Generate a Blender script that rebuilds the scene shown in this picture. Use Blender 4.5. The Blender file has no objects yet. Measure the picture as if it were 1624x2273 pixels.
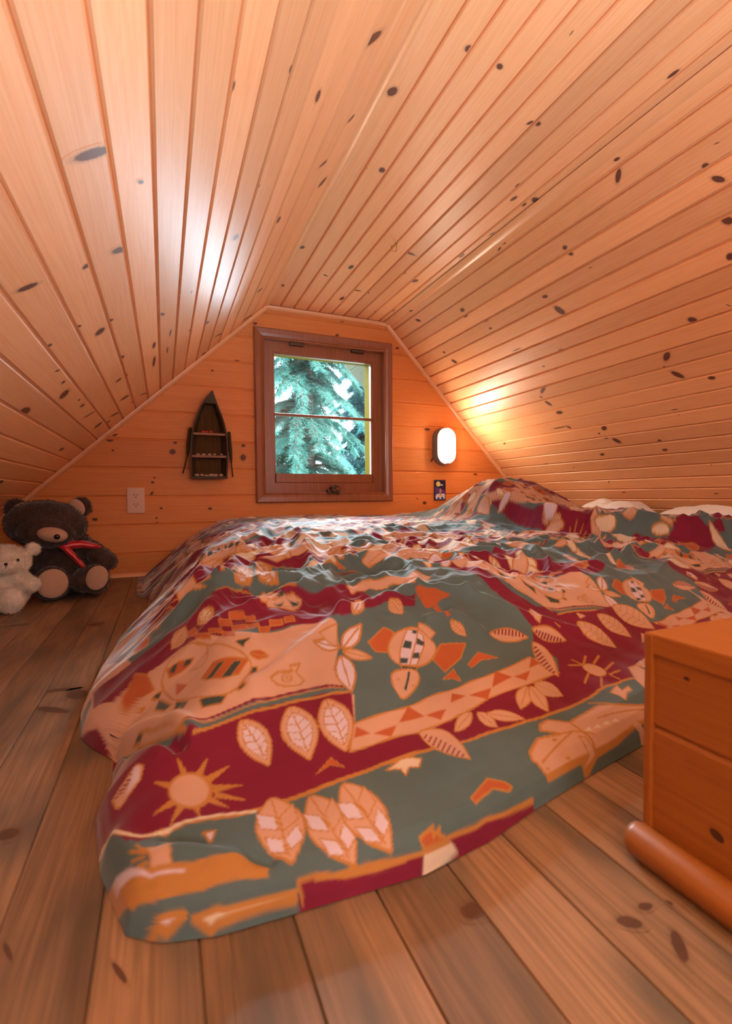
import bpy, bmesh, math, random
import numpy as np
from mathutils import Vector, Matrix

C = bpy.context.scene.collection
SC = bpy.context.scene
PI = math.pi

# ---------------------------------------------------------------- settings
EXPOSURE = 0.7
WORLD = 3.5
REAR, CEIL_FILL, FRONT, LAMP, SUN = 1.0, 53, 260, 52.0, 9.0
PINE_L, PINE_D = (.87, .43, .20, 1), (.80, .35, .145, 1)
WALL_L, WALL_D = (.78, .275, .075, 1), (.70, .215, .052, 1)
PINE_TL, PINE_TD = (.86, .42, .19, 1), (.80, .36, .15, 1)
FLOOR_L, FLOOR_D, FLOOR_B = (.33, .185, .10, 1), (.20, .11, .055, 1), (.115, .085, .058, 1)
CHEST_L, CHEST_D = (.34, .105, .016, 1), (.28, .08, .011, 1)
TREE1, TREE2 = (.11, .31, .28, 1), (.05, .20, .22, 1)
NTILE = 329

# ---------------------------------------------------------------- camera
CAM_H = .357
_f, _yaw, _pitch, _roll = 1060.0, math.radians(22.9), math.radians(-1.95), math.radians(-.45)
cy, sy, cp, sp, cr, sr = math.cos(_yaw), math.sin(_yaw), math.cos(_pitch), math.sin(_pitch), math.cos(_roll), math.sin(_roll)
FW = Vector((sy*cp, cy*cp, sp)); RT0 = Vector((cy, -sy, 0)); UP0 = RT0.cross(FW)
RT = cr*RT0 + sr*UP0; UPV = -sr*RT0 + cr*UP0
cam_data = bpy.data.cameras.new('camera'); cam = bpy.data.objects.new('camera', cam_data); C.objects.link(cam)
cam.matrix_world = Matrix(((RT.x, UPV.x, -FW.x, 0), (RT.y, UPV.y, -FW.y, 0), (RT.z, UPV.z, -FW.z, CAM_H), (0, 0, 0, 1)))
cam_data.sensor_fit = 'HORIZONTAL'; cam_data.sensor_width = 36; cam_data.lens = _f/1624*36
cam_data.clip_start = .02; cam_data.clip_end = 200
cam_data.dof.use_dof = True; cam_data.dof.focus_distance = 1.7; cam_data.dof.aperture_fstop = 9.0
SC.camera = cam

# ---------------------------------------------------------------- light
SC.view_settings.view_transform = 'Standard'; SC.view_settings.look = 'None'
SC.view_settings.exposure = EXPOSURE; SC.view_settings.gamma = 1
SC.view_settings.use_curve_mapping = False
world = bpy.data.worlds.new('World'); SC.world = world; world.use_nodes = True
wn = world.node_tree.nodes; bg = wn['Background']
bg.inputs[0].default_value = (.78, .90, 1.0, 1); bg.inputs[1].default_value = WORLD

def area(name, loc, target, sx, sy_, power, col, spread=PI):
    d = bpy.data.lights.new(name, 'AREA'); d.shape = 'RECTANGLE'; d.size = sx; d.size_y = sy_
    d.energy = power; d.color = col; d.spread = spread
    o = bpy.data.objects.new(name, d); C.objects.link(o); o.location = loc
    o.rotation_euler = (Vector(target) - Vector(loc)).to_track_quat('-Z', 'Y').to_euler()
    return o
# added fill lamp behind the camera, set outside an invented rear window
area('rear_fill', (.55, -1.62, .80), (.75, 1.0, .75), .95, .7, REAR, (.95, .97, 1.0))
# added unseen lamp just above the floorboards, aimed up to brighten the ceiling
area('ceiling_fill', (.42, -1.0, .04), (.05, -.25, 1.3), .9, .6, CEIL_FILL, (.66, .83, 1.0), math.radians(100))
# sky daylight falling in through the window ahead: a high part onto the bed and a dimmer part near the horizon
area('daylight_front_high', (1.0, 3.75, 1.85), (.60, 1.4, .25), .9, .9, FRONT, (.80, .90, 1.0))
area('daylight_front_low', (1.38, 3.75, 1.22), (.50, 1.5, .45), .5, .5, FRONT*.09, (.74, .84, 1.0))

# ---------------------------------------------------------------- helpers
def srgb(r, g, b):
    f = lambda c: (c/12.92 if c <= .04045 else ((c+.055)/1.055)**2.4)
    return (f(r/255), f(g/255), f(b/255), 1)

def new_mat(name):
    m = bpy.data.materials.new(name); m.use_nodes = True
    return m, m.node_tree.nodes, m.node_tree.links, m.node_tree.nodes['Principled BSDF']

def simple(name, col, rough=.5, metal=0, noise=0, nscale=60, bump=0, sheen=0, emis=None, spec=.5, coat=0):
    m, n, l, b = new_mat(name)
    b.inputs['Base Color'].default_value = col; b.inputs['Roughness'].default_value = rough
    b.inputs['Metallic'].default_value = metal; b.inputs['Specular IOR Level'].default_value = spec
    b.inputs['Coat Weight'].default_value = coat
    if sheen:
        b.inputs['Sheen Weight'].default_value = sheen; b.inputs['Sheen Roughness'].default_value = .4
    if emis:
        b.inputs['Emission Color'].default_value = emis[0]; b.inputs['Emission Strength'].default_value = emis[1]
    if noise or bump:
        tc = n.new('ShaderNodeTexCoord'); t = n.new('ShaderNodeTexNoise'); t.inputs['Scale'].default_value = nscale
        t.inputs['Detail'].default_value = 4; l.new(tc.outputs['Object'], t.inputs['Vector'])
        if noise:
            hs = n.new('ShaderNodeHueSaturation'); hs.inputs['Color'].default_value = col
            mr = n.new('ShaderNodeMapRange'); mr.inputs[1].default_value = .3; mr.inputs[2].default_value = .7
            mr.inputs[3].default_value = 1-noise; mr.inputs[4].default_value = 1+noise
            l.new(t.outputs['Fac'], mr.inputs[0]); l.new(mr.outputs[0], hs.inputs['Value']); l.new(hs.outputs[0], b.inputs['Base Color'])
        if bump:
            bp = n.new('ShaderNodeBump'); bp.inputs['Strength'].default_value = bump; bp.inputs['Distance'].default_value = .003
            l.new(t.outputs['Fac'], bp.inputs['Height']); l.new(bp.outputs[0], b.inputs['Normal'])
    return m

def wood(name, light, dark, knot=(.15, .050, .028, 1), rough=.3, coat=.0, spec=.5, grain=1.0, blot=None, blotamt=0, vary=.12, knots=True):
    """pine boards: UV u runs along the grain in metres, v across; attribute 'knot' 0..1 darkens to a knot"""
    m, n, l, b = new_mat(name)
    uv = n.new('ShaderNodeUVMap'); uv.uv_map = 'uv'
    at = n.new('ShaderNodeAttribute'); at.attribute_name = 'board'
    comb = n.new('ShaderNodeCombineXYZ'); mul = n.new('ShaderNodeMath'); mul.operation = 'MULTIPLY'; mul.inputs[1].default_value = 37.7
    l.new(at.outputs['Fac'], mul.inputs[0]); l.new(mul.outputs[0], comb.inputs[2]); l.new(mul.outputs[0], comb.inputs[0])
    add = n.new('ShaderNodeVectorMath'); add.operation = 'ADD'; l.new(uv.outputs[0], add.inputs[0]); l.new(comb.outputs[0], add.inputs[1])
    mp = n.new('ShaderNodeMapping'); mp.inputs['Scale'].default_value = (1.2, 22, 1); l.new(add.outputs[0], mp.inputs[0])
    n1 = n.new('ShaderNodeTexNoise'); n1.inputs['Scale'].default_value = 1.6; n1.inputs['Detail'].default_value = 3; n1.inputs['Distortion'].default_value = .6
    l.new(mp.outputs[0], n1.inputs['Vector'])
    mp2 = n.new('ShaderNodeMapping'); mp2.inputs['Scale'].default_value = (4, 260, 1); l.new(add.outputs[0], mp2.inputs[0])
    n2 = n.new('ShaderNodeTexNoise'); n2.inputs['Scale'].default_value = 1.0; n2.inputs['Detail'].default_value = 5
    l.new(mp2.outputs[0], n2.inputs['Vector'])
    # rings: a sine of the broad noise makes cathedral grain
    rm = n.new('ShaderNodeMath'); rm.operation = 'MULTIPLY'; rm.inputs[1].default_value = 46; l.new(n1.outputs['Fac'], rm.inputs[0])
    rs = n.new('ShaderNodeMath'); rs.operation = 'SINE'; l.new(rm.outputs[0], rs.inputs[0])
    mix1 = n.new('ShaderNodeMath'); mix1.operation = 'MULTIPLY_ADD'; mix1.inputs[1].default_value = .10*grain; l.new(rs.outputs[0], mix1.inputs[0])
    l.new(n2.outputs['Fac'], mix1.inputs[2])
    mr = n.new('ShaderNodeMapRange'); mr.inputs[1].default_value = .30; mr.inputs[2].default_value = .80; l.new(mix1.outputs[0], mr.inputs[0])
    cm = n.new('ShaderNodeMix'); cm.data_type = 'RGBA'; cm.inputs[6].default_value = light; cm.inputs[7].default_value = dark
    l.new(mr.outputs[0], cm.inputs[0])
    last = cm.outputs[2]
    if blot:
        mp3 = n.new('ShaderNodeMapping'); mp3.inputs['Scale'].default_value = (2.2, 7, 1); l.new(add.outputs[0], mp3.inputs[0])
        n3 = n.new('ShaderNodeTexNoise'); n3.inputs['Scale'].default_value = 2.2; n3.inputs['Detail'].default_value = 3; l.new(mp3.outputs[0], n3.inputs['Vector'])
        r3 = n.new('ShaderNodeMapRange'); r3.inputs[1].default_value = .45; r3.inputs[2].default_value = .72; r3.inputs[4].default_value = blotamt; l.new(n3.outputs['Fac'], r3.inputs[0])
        c3 = n.new('ShaderNodeMix'); c3.data_type = 'RGBA'; c3.inputs[7].default_value = blot; l.new(last, c3.inputs[6]); l.new(r3.outputs[0], c3.inputs[0]); last = c3.outputs[2]
    hs = n.new('ShaderNodeHueSaturation'); v = n.new('ShaderNodeMapRange'); v.inputs[3].default_value = 1-vary; v.inputs[4].default_value = 1+vary
    l.new(at.outputs['Fac'], v.inputs[0]); l.new(v.outputs[0], hs.inputs['Value']); l.new(last, hs.inputs['Color']); last = hs.outputs[0]
    if knots:
        ak = n.new('ShaderNodeAttribute'); ak.attribute_name = 'knot'
        nk = n.new('ShaderNodeTexNoise'); nk.inputs['Scale'].default_value = 260; l.new(uv.outputs[0], nk.inputs['Vector'])
        k1 = n.new('ShaderNodeMath'); k1.operation = 'MULTIPLY_ADD'; k1.inputs[1].default_value = .5; k1.inputs[2].default_value = -.25; l.new(nk.outputs['Fac'], k1.inputs[0])
        k2 = n.new('ShaderNodeMath'); k2.operation = 'ADD'; l.new(ak.outputs['Fac'], k2.inputs[0]); l.new(k1.outputs[0], k2.inputs[1])
        k3 = n.new('ShaderNodeMapRange'); k3.inputs[1].default_value = .30; k3.inputs[2].default_value = .62; l.new(k2.outputs[0], k3.inputs[0])
        k0 = n.new('ShaderNodeMapRange'); k0.inputs[1].default_value = .0; k0.inputs[2].default_value = .5; k0.inputs[4].default_value = .42; l.new(ak.outputs['Fac'], k0.inputs[0])
        kx = n.new('ShaderNodeMath'); kx.operation = 'MAXIMUM'
        gate = n.new('ShaderNodeMath'); gate.operation = 'GREATER_THAN'; gate.inputs[1].default_value = .02; l.new(ak.outputs['Fac'], gate.inputs[0])
        kg = n.new('ShaderNodeMath'); kg.operation = 'MULTIPLY'; l.new(k3.outputs[0], kg.inputs[0]); l.new(gate.outputs[0], kg.inputs[1])
        l.new(kg.outputs[0], kx.inputs[0]); l.new(k0.outputs[0], kx.inputs[1])
        ck = n.new('ShaderNodeMix'); ck.data_type = 'RGBA'; ck.inputs[7].default_value = knot; l.new(last, ck.inputs[6]); l.new(kx.outputs[0], ck.inputs[0]); last = ck.outputs[2]
    l.new(last, b.inputs['Base Color'])
    b.inputs['Roughness'].default_value = rough; b.inputs['Specular IOR Level'].default_value = spec
    b.inputs['Coat Weight'].default_value = coat; b.inputs['Coat Roughness'].default_value = .36
    bp = n.new('ShaderNodeBump'); bp.inputs['Strength'].default_value = .12; bp.inputs['Distance'].default_value = .0006
    l.new(n2.outputs['Fac'], bp.inputs['Height']); l.new(bp.outputs[0], b.inputs['Normal'])
    return m

def link_mesh(name, me, parent=None, **props):
    o = bpy.data.objects.new(name, me); C.objects.link(o)
    if parent is not None: o.parent = parent
    for k, v in props.items(): o[k] = v
    return o

def tag(o, label=None, category=None, group=None, kind=None):
    if label: o['label'] = label
    if category: o['category'] = category
    if group: o['group'] = group
    if kind: o['kind'] = kind
    return o

def empty(name, loc, rz=0):
    o = bpy.data.objects.new(name, None); C.objects.link(o); o.location = loc; o.rotation_euler = (0, 0, rz); o.empty_display_size = .05
    return o

def obj(name, bm, mat, parent=None, smooth=False, inv=True):
    """bm in world coordinates; a parent's location is subtracted so the part stays where it is built"""
    me = bpy.data.meshes.new(name)
    if parent is not None and inv:
        bm.transform(parent_world(parent).inverted())
    bm.to_mesh(me); bm.free()
    for mm in (mat if isinstance(mat, (list, tuple)) else [mat]): me.materials.append(mm)
    if smooth:
        for p in me.polygons: p.use_smooth = True
    return link_mesh(name, me, parent)

def parent_world(p):
    m = Matrix.LocRotScale(p.location, p.rotation_euler, p.scale)
    return parent_world(p.parent) @ m if p.parent else m

def bx(bm, lo, hi, bev=0, rot=None, mi=0):
    lo, hi = Vector(lo), Vector(hi); c = (lo+hi)/2; s = hi-lo
    r = bmesh.ops.create_cube(bm, size=1); vs = r['verts']
    bmesh.ops.scale(bm, vec=s, verts=vs)
    if bev:
        es = list({e for v in vs for e in v.link_edges})
        rb = bmesh.ops.bevel(bm, geom=es, offset=bev, segments=2, affect='EDGES', profile=.6)
        vs = list({v for f in rb['faces'] for v in f.verts} | {v for v in vs if v.is_valid})
    if rot is not None: bmesh.ops.rotate(bm, matrix=rot, verts=vs, cent=(0, 0, 0))
    bmesh.ops.translate(bm, vec=c, verts=vs)
    if mi:
        for v in vs:
            for f in v.link_faces: f.material_index = mi
    return vs

def tube(bm, pts, r, seg=10, closed=False, r2=None, cap=True):
    pts = [Vector(p) for p in pts]; n = len(pts); rings = []
    prev = None
    for i, p in enumerate(pts):
        if closed: t = (pts[(i+1) % n]-pts[i-1]).normalized()
        else: t = (pts[min(i+1, n-1)]-pts[max(i-1, 0)]).normalized()
        if prev is None:
            a = Vector((0, 0, 1)) if abs(t.z) < .9 else Vector((1, 0, 0)); u = t.cross(a).normalized()
        else:
            u = (prev - t*prev.dot(t)).normalized()
        prev = u; w = t.cross(u)
        rr = r if not isinstance(r, (list, tuple)) else r[i]
        q = 1 if r2 is None else r2/ (r if not isinstance(r, (list, tuple)) else r[i])
        rings.append([bm.verts.new(p+u*rr*math.cos(2*PI*k/seg)+w*rr*q*math.sin(2*PI*k/seg)) for k in range(seg)])
    m = n if closed else n-1
    for i in range(m):
        a, b = rings[i], rings[(i+1) % n]
        for k in range(seg): bm.faces.new((a[k], a[(k+1) % seg], b[(k+1) % seg], b[k]))
    if not closed and cap:
        bm.faces.new(rings[0][::-1]); bm.faces.new(rings[-1])

def prism(bm, poly, axis_o, ex, ey, ez, depth):
    """extrude a 2D polygon (list of (a,b)) placed with basis ex,ey at axis_o by depth along ez"""
    o = Vector(axis_o); ex, ey, ez = Vector(ex), Vector(ey), Vector(ez)
    A = [bm.verts.new(o+ex*a+ey*b) for a, b in poly]; B = [bm.verts.new(o+ex*a+ey*b+ez*depth) for a, b in poly]
    n = len(poly)
    for i in range(n): bm.faces.new((A[i], A[(i+1) % n], B[(i+1) % n], B[i]))
    bm.faces.new(A[::-1]); bm.faces.new(B)
    bmesh.ops.recalc_face_normals(bm, faces=bm.faces[:])

# ---------------------------------------------------------------- knots in the boards, measured in board coordinates
KN_LEFT = [(2.2424,0.7592,0.0314,0.0097,1.9415),(2.5095,0.745,0.0221,0.0093,2.2222),(2.4884,0.8133,0.0084,0.0076,-1.5294),(2.4369,0.9131,0.0199,0.0074,2.0423),(2.3579,0.6904,0.0081,0.0038,2.5557),(2.2757,0.5183,0.0095,0.0035,-3.1079),(2.3171,0.3859,0.01,0.0057,2.9315),(2.4412,0.2733,0.0187,0.007,2.9318),(2.3737,0.1594,0.0271,0.014,-1.5464),(2.8256,0.4114,0.018,0.0096,2.7941),(2.6373,0.3794,0.0061,0.005,-1.885),(2.9237,0.2285,0.019,0.008,3.0165),(2.8838,0.0669,0.0205,0.0133,-2.7841),(2.7607,0.1116,0.0219,0.0088,-1.7822),(2.6227,0.0845,0.0122,0.0081,-2.4817),(2.9872,0.651,0.0185,0.005,2.7919),(2.8003,0.832,0.0164,0.0143,-3.0978),(2.7811,0.7993,0.0102,0.006,-0.4743),(3.091,0.7974,0.0152,0.0061,-0.2085),(3.299,0.8046,0.0198,0.0069,-0.1747),(3.2898,0.8324,0.0121,0.0115,-1.1665),(3.5776,0.834,0.0243,0.0146,2.4801),(3.7461,0.8098,0.0156,0.008,-0.1999),(3.0393,0.9843,0.0249,0.0159,-2.7617),(2.9466,0.9655,0.0087,0.0061,-2.9206),(2.8472,0.9585,0.0091,0.0042,2.5827),(3.2642,0.9682,0.0133,0.0085,-0.0625),(3.1829,0.9646,0.0079,0.0047,0.0116),(3.7214,0.8932,0.0386,0.0121,2.4775),(3.6804,0.9727,0.0212,0.0197,-2.7198),(3.7576,0.935,0.016,0.0089,-0.2341),(3.4317,0.969,0.0297,0.007,2.1342),(3.2066,0.6855,0.0303,0.007,-3.104),(3.392,0.69,0.062,0.0068,-3.0741),(3.2061,0.6197,0.0319,0.0041,-3.0828),(3.3791,0.6304,0.0357,0.0035,-3.088),(3.4136,0.4501,0.0324,0.0122,2.4989),(2.9495,1.0772,0.0295,0.0137,-0.0134),(3.6083,1.1259,0.0246,0.0093,-0.0805),(3.4168,1.311,0.0204,0.0082,0.2135),(3.7692,0.7478,0.0453,0.0059,2.5635),(2.6885,0.9384,0.0079,0.0054,-0.3463),(2.6967,0.8688,0.0083,0.0039,2.7238),(3.3463,0.53,0.0161,0.0035,2.8909),(2.9827,0.5476,0.0087,0.0032,3.1076),(3.7811,0.3186,0.0617,0.0096,2.3057),(3.9063,0.4082,0.0252,0.0126,-0.4375),(3.8802,0.1465,0.0491,0.0117,1.9068),(3.5476,0.1442,0.0156,0.0137,2.1127)]
KN_FLAT = [(2.5849,0.0274,0.0152,0.0117,2.8241),(2.4266,0.1308,0.0102,0.0087,1.2873),(2.4354,0.2183,0.0093,0.0069,1.1076),(2.8395,0.1186,0.0116,0.0097,0.5398),(2.8493,0.0722,0.0067,0.0032,3.1266),(3.3463,0.0182,0.0123,0.0092,2.8811),(3.6979,0.0261,0.0128,0.0071,0.0293),(3.6577,-0.0076,0.0067,0.0049,0.0097),(3.4229,0.2473,0.0184,0.0097,3.1165),(3.2268,0.2048,0.0146,0.004,-2.9698),(3.1698,0.6169,0.0195,0.0096,-2.9908),(3.4356,0.5537,0.0168,0.0144,2.6788),(3.3867,0.4762,0.011,0.0071,0.3886),(3.7327,0.3208,0.0227,0.0097,3.0594),(3.6228,0.3541,0.0214,0.0068,1.5742),(3.6251,0.4069,0.0139,0.0078,-2.2569),(3.2325,0.4201,0.0318,0.0073,-1.8365),(3.8251,0.5386,0.0112,0.0077,0.4564),(3.7773,0.6106,0.0121,0.0109,1.5841),(2.9953,0.6308,0.0157,0.003,2.98),(2.801,0.5652,0.0147,0.0073,3.0867),(3.2099,0.6804,0.0067,0.0043,-2.92),(2.7443,0.5302,0.0103,0.0029,-3.1185),(3.1952,-0.004,0.0073,0.0032,2.729),(3.5334,0.1736,0.0137,0.005,-2.0666),(2.536,0.3935,0.0095,0.0053,2.6132),(2.5308,0.4148,0.0087,0.0071,1.0568),(2.3009,0.5936,0.0143,0.0059,3.0686),(2.8136,0.618,0.0109,0.0059,-2.886),(2.7816,0.6354,0.0184,0.0111,1.1336),(2.3168,0.3052,0.0065,0.0012,-3.0664)]
KN_RIGHT = [(2.5182,0.0326,0.0094,0.0045,2.9473),(2.5355,0.0714,0.0207,0.0082,-2.2703),(2.7911,0.1619,0.0092,0.0077,3.1389),(2.7845,0.1893,0.0096,0.0072,2.4462),(2.3446,0.1736,0.0083,0.0064,2.9701),(2.3322,0.2189,0.0176,0.0077,2.3412),(2.3531,0.3234,0.0159,0.0111,2.1442),(2.967,0.2775,0.013,0.0069,2.9639),(2.9445,0.3504,0.0268,0.0134,2.0532),(2.3829,0.4179,0.0112,0.0095,-1.9992),(2.3046,0.1423,0.0061,0.0012,2.9077),(2.7495,0.2621,0.0056,0.0015,3.0383),(3.0226,0.0385,0.0121,0.0032,-2.9763),(2.9897,0.0339,0.0083,0.0021,-3.1209),(2.4394,0.5531,0.0079,0.0013,2.3536),(2.5463,0.561,0.0152,0.0102,2.407),(2.6766,0.6595,0.0219,0.0111,-2.2849),(2.6758,0.7401,0.0254,0.01,2.2642),(2.5803,0.7825,0.0119,0.0077,2.9323),(2.7033,0.6967,0.0044,0.0031,2.9729),(3.2514,0.7899,0.0194,0.01,3.0969),(3.2762,0.7287,0.0203,0.0093,2.1831),(3.2537,0.652,0.0302,0.0092,-2.5611),(3.2917,0.6872,0.0091,0.005,2.3626),(3.3074,0.873,0.045,0.0033,-3.1354),(3.2574,0.8783,0.0146,0.0063,2.489),(3.0827,0.9166,0.0163,0.0113,-2.6542),(3.1065,0.9659,0.0147,0.0104,2.8298),(3.0625,0.9933,0.0214,0.0117,2.3017),(3.1237,0.9405,0.0062,0.004,-2.9495),(3.1795,1.0627,0.013,0.0077,-2.9544),(2.8783,1.0187,0.0084,0.0053,-3.0571),(2.8805,1.0704,0.012,0.007,-3.0787),(3.5481,1.0938,0.0145,0.0073,2.8963),(3.7469,0.9149,0.0114,0.0059,-2.9663),(3.2453,0.4277,0.0276,0.0027,3.1317),(3.044,0.4993,0.0135,0.0019,3.1162),(3.1715,0.5443,0.0074,0.0037,2.9508),(3.2405,1.2326,0.0177,0.0027,-2.3034),(3.2031,1.31,0.0098,0.0039,-3.0488),(2.7865,1.3232,0.0089,0.0033,-3.0881),(3.3919,1.1309,0.0066,0.0029,-3.067),(2.7536,0.8826,0.0131,0.002,-3.1405),(2.7413,1.1664,0.0042,0.0023,-3.0932),(2.7494,0.9091,0.0027,0.002,-2.9899),(3.3839,0.1565,0.0146,0.0094,3.1097),(3.3875,0.1862,0.0164,0.0061,-3.0974),(3.2986,0.2485,0.0188,0.0061,3.1347),(3.3041,0.2895,0.0093,0.0055,2.9939),(3.6959,0.0829,0.0184,0.0075,2.5625),(3.6995,0.0225,0.0153,0.005,2.7997),(3.6609,0.3565,0.0193,0.011,2.3216),(3.6843,0.2893,0.0096,0.0065,2.7371),(3.6748,0.2458,0.0233,0.0049,3.0442)]
KN_FLOOR = [(1.8821,1.4374,0.0123,0.009,1.7116),(1.8265,1.5759,0.0076,0.004,1.7013),(1.8208,1.5968,0.0043,0.0032,1.7664),(1.8212,1.5498,0.0111,0.0061,2.1418),(1.7909,1.5667,0.0156,0.0053,-2.4162),(2.5439,1.0475,0.0263,0.0176,-0.3816),(2.5816,1.0049,0.0343,0.0082,1.6348),(1.9426,1.162,0.0132,0.0022,2.6732),(2.4881,1.019,0.0393,0.0095,2.2398),(2.1563,1.0397,0.0129,0.0101,-1.0682),(3.0805,1.017,0.0259,0.0219,-2.4557),(3.1607,0.8172,0.0498,0.015,-1.6407),(1.9965,1.0794,0.0119,0.0019,2.6873)]
KN_WALL = [(-0.0388,0.4474,0.0047,0.0045,-2.6517),(-0.0462,0.426,0.0074,0.0056,-3.1061),(-0.051,0.3747,0.0117,0.0057,-2.0672),(-0.298,0.3006,0.0094,0.0076,2.5188),(-0.2818,0.2622,0.0111,0.0073,3.113),(-0.0127,0.3064,0.0066,0.0051,3.1289),(-0.0338,0.2382,0.0063,0.0034,-2.1906),(-0.2153,0.6141,0.0145,0.0095,-3.056),(0.0533,0.6113,0.0087,0.0069,-3.0074),(0.041,0.5685,0.0145,0.013,-2.8963),(-0.2046,0.5674,0.0053,0.0044,-2.9893),(0.3392,1.0142,0.0127,0.0064,-3.0015),(0.2246,0.9587,0.0062,0.0047,-2.8946),(0.3642,0.6078,0.0104,0.0081,-3.0319),(0.3617,0.5492,0.0163,0.0144,1.4134),(-0.1952,0.6355,0.013,0.0043,-2.7364),(1.7312,0.4821,0.0135,0.0084,2.9746),(1.3797,0.3132,0.0128,0.0096,3.1174),(1.3312,0.3388,0.0054,0.0032,3.1296),(1.3535,0.2571,0.0073,0.004,3.1134),(1.8126,0.4344,0.0062,0.0025,-3.1371),(1.3988,0.7349,0.0202,0.008,3.0862),(1.4303,0.563,0.0187,0.0062,-2.1086),(1.2094,1.1747,0.0115,0.0062,-2.9808),(1.2234,1.141,0.0101,0.0062,-2.9648),(0.8828,1.2696,0.0154,0.0093,-2.9296),(0.857,1.203,0.0102,0.0069,-2.9049),(0.2024,0.3011,0.0103,0.0065,3.1241),(-0.0339,0.2617,0.0056,0.004,-2.2475),(0.4302,1.2078,0.0112,0.0065,-2.9351)]
# ---------------------------------------------------------------- wood
PINE = wood('pine_panelling', PINE_L, PINE_D, rough=.44, coat=.09, spec=.35)
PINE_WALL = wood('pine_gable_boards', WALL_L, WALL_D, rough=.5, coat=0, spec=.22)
PINE_TRIM = wood('pine_trim', PINE_TL, PINE_TD, rough=.35, coat=.2, knots=False, vary=.02)
FLOORW = wood('pine_floor', FLOOR_L, FLOOR_D, knot=(.09, .04, .022, 1), rough=.42, coat=.1, blot=FLOOR_B, blotamt=1.0, vary=.26, grain=1.5)
CHESTW = wood('chest_pine', CHEST_L, CHEST_D, rough=.4, coat=.1, vary=.05)
MAHOG = wood('mahogany_stain', (.34, .105, .035, 1), (.22, .060, .020, 1), rough=.3, coat=.3, knots=False, vary=.05)

YW = 2.40                       # inner face of the gable wall
YB = -1.55                      # rear gable
CZ = 1.300
XL, XR = .485, 1.143            # edges of the flat strip of ceiling
SL = Vector((XL+.504, 0, CZ-.388)).normalized()   # up the left slope
SR = Vector((XR-2.039, 0, CZ-.385)).normalized()  # up the right slope

def boards(name, mat, org, along, across, nrm, length, pitch, n, off, gw, gd, knots, seed=1, kind='structure'):
    """tongue and groove boards: one mesh, each board a strip between V grooves; knots = (board coordinate u, v, ru, rv, ang)"""
    rnd = random.Random(seed)
    org, along, across, nrm = map(Vector, (org, along, across, nrm))
    V, Fc, UV, BD, KN = [], [], [], [], []
    def quad(ps, uvs, bd, kn=(0, 0, 0, 0)):
        i = len(V); V.extend(ps); Fc.append(tuple(range(i, i+len(ps)))); UV.extend(uvs); BD.extend([bd]*len(ps)); KN.extend(kn)
    for k in range(n):
        v0 = off+k*pitch; v1 = v0+pitch; bd = rnd.random()
        prof = [(v0, -gd), (v0+gw*.45, -gd), (v0+gw*.55, -gd*.45), (v0+gw, 0), (v1-gw, 0), (v1-gw*.55, -gd*.45), (v1-gw*.45, -gd), (v1, -gd)]
        for (a, da), (b, db) in zip(prof, prof[1:]):
            ps = [org+across*a+nrm*da, org+across*a+nrm*da+along*length, org+across*b+nrm*db+along*length, org+across*b+nrm*db]
            quad(ps, [(0, a), (length, a), (length, b), (0, b)], bd)
    for (u, v, ru, rv, ang) in knots:
        k = math.floor((v-off)/pitch); bdv = None
        rr = random.Random(seed); bdv = [rr.random() for _ in range(n)][max(0, min(n-1, k))]
        lo, hi = off+k*pitch+gw*.9, off+(k+1)*pitch-gw*.9
        N = 14; ca, sa = math.cos(ang), math.sin(ang)
        ring = lambda s: [(u+s*(ru*math.cos(t)*ca-rv*math.sin(t)*sa), min(hi, max(lo, v+s*(ru*math.cos(t)*sa+rv*math.sin(t)*ca)))) for t in [2*PI*j/N for j in range(N)]]
        rings = [ring(s) for s in (.35, .72, 1.0, 1.5)]; kv = (1.0, .8, .34, 0)
        P = lambda q: org+along*q[0]+across*q[1]+nrm*.0003
        for a, b, ka, kb in zip(rings, rings[1:], kv, kv[1:]):
            for j in range(N):
                q = [a[j], a[(j+1) % N], b[(j+1) % N], b[j]]
                quad([P(x) for x in q], q, bdv, (ka, ka, kb, kb))
        for j in range(0, N):
            q = [(u, min(hi, max(lo, v))), rings[0][j], rings[0][(j+1) % N]]
            quad([P(x) for x in q], q, bdv, (.85, 1, 1))
    me = bpy.data.meshes.new(name); me.from_pydata([tuple(v) for v in V], [], Fc)
    ul = me.uv_layers.new(name='uv'); ul.data.foreach_set('uv', [c for q in UV for c in q])
    a = me.attributes.new('board', 'FLOAT', 'CORNER'); a.data.foreach_set('value', BD)
    a = me.attributes.new('knot', 'FLOAT', 'CORNER'); a.data.foreach_set('value', KN)
    me.materials.append(mat)
    return link_mesh(name, me, None, kind=kind)

# left slope, flat strip, right slope: v measured down the slope from the ridge corner, u = depth from the rear gable
LEN = YW-YB+.06
boards('ceiling_left', PINE, (XL, YB, CZ), (0, 1, 0), -SL, (SL.z, 0, -SL.x), LEN, .0705, 29, .030-.0705, .0052, .0065, KN_LEFT, 3)
boards('ceiling', PINE, (XL, YB, CZ+.004), (0, 1, 0), (1, 0, 0), (0, 0, -1), LEN, .0674, 10, .0016, .0058, .0090, KN_FLAT, 5)
boards('ceiling_right', PINE, (XR, YB, CZ), (0, 1, 0), -SR, (-SR.z, 0, SR.x), LEN, .0653, 30, -.015, .0054, .0080, KN_RIGHT, 9)
# floor: planks run the same way
boards('floor', FLOORW, (-1.2, YB, 0), (0, 1, 0), (1, 0, 0), (0, 0, 1), LEN, .0755, 50, .0105, .0014, .003, KN_FLOOR, 12)

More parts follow.
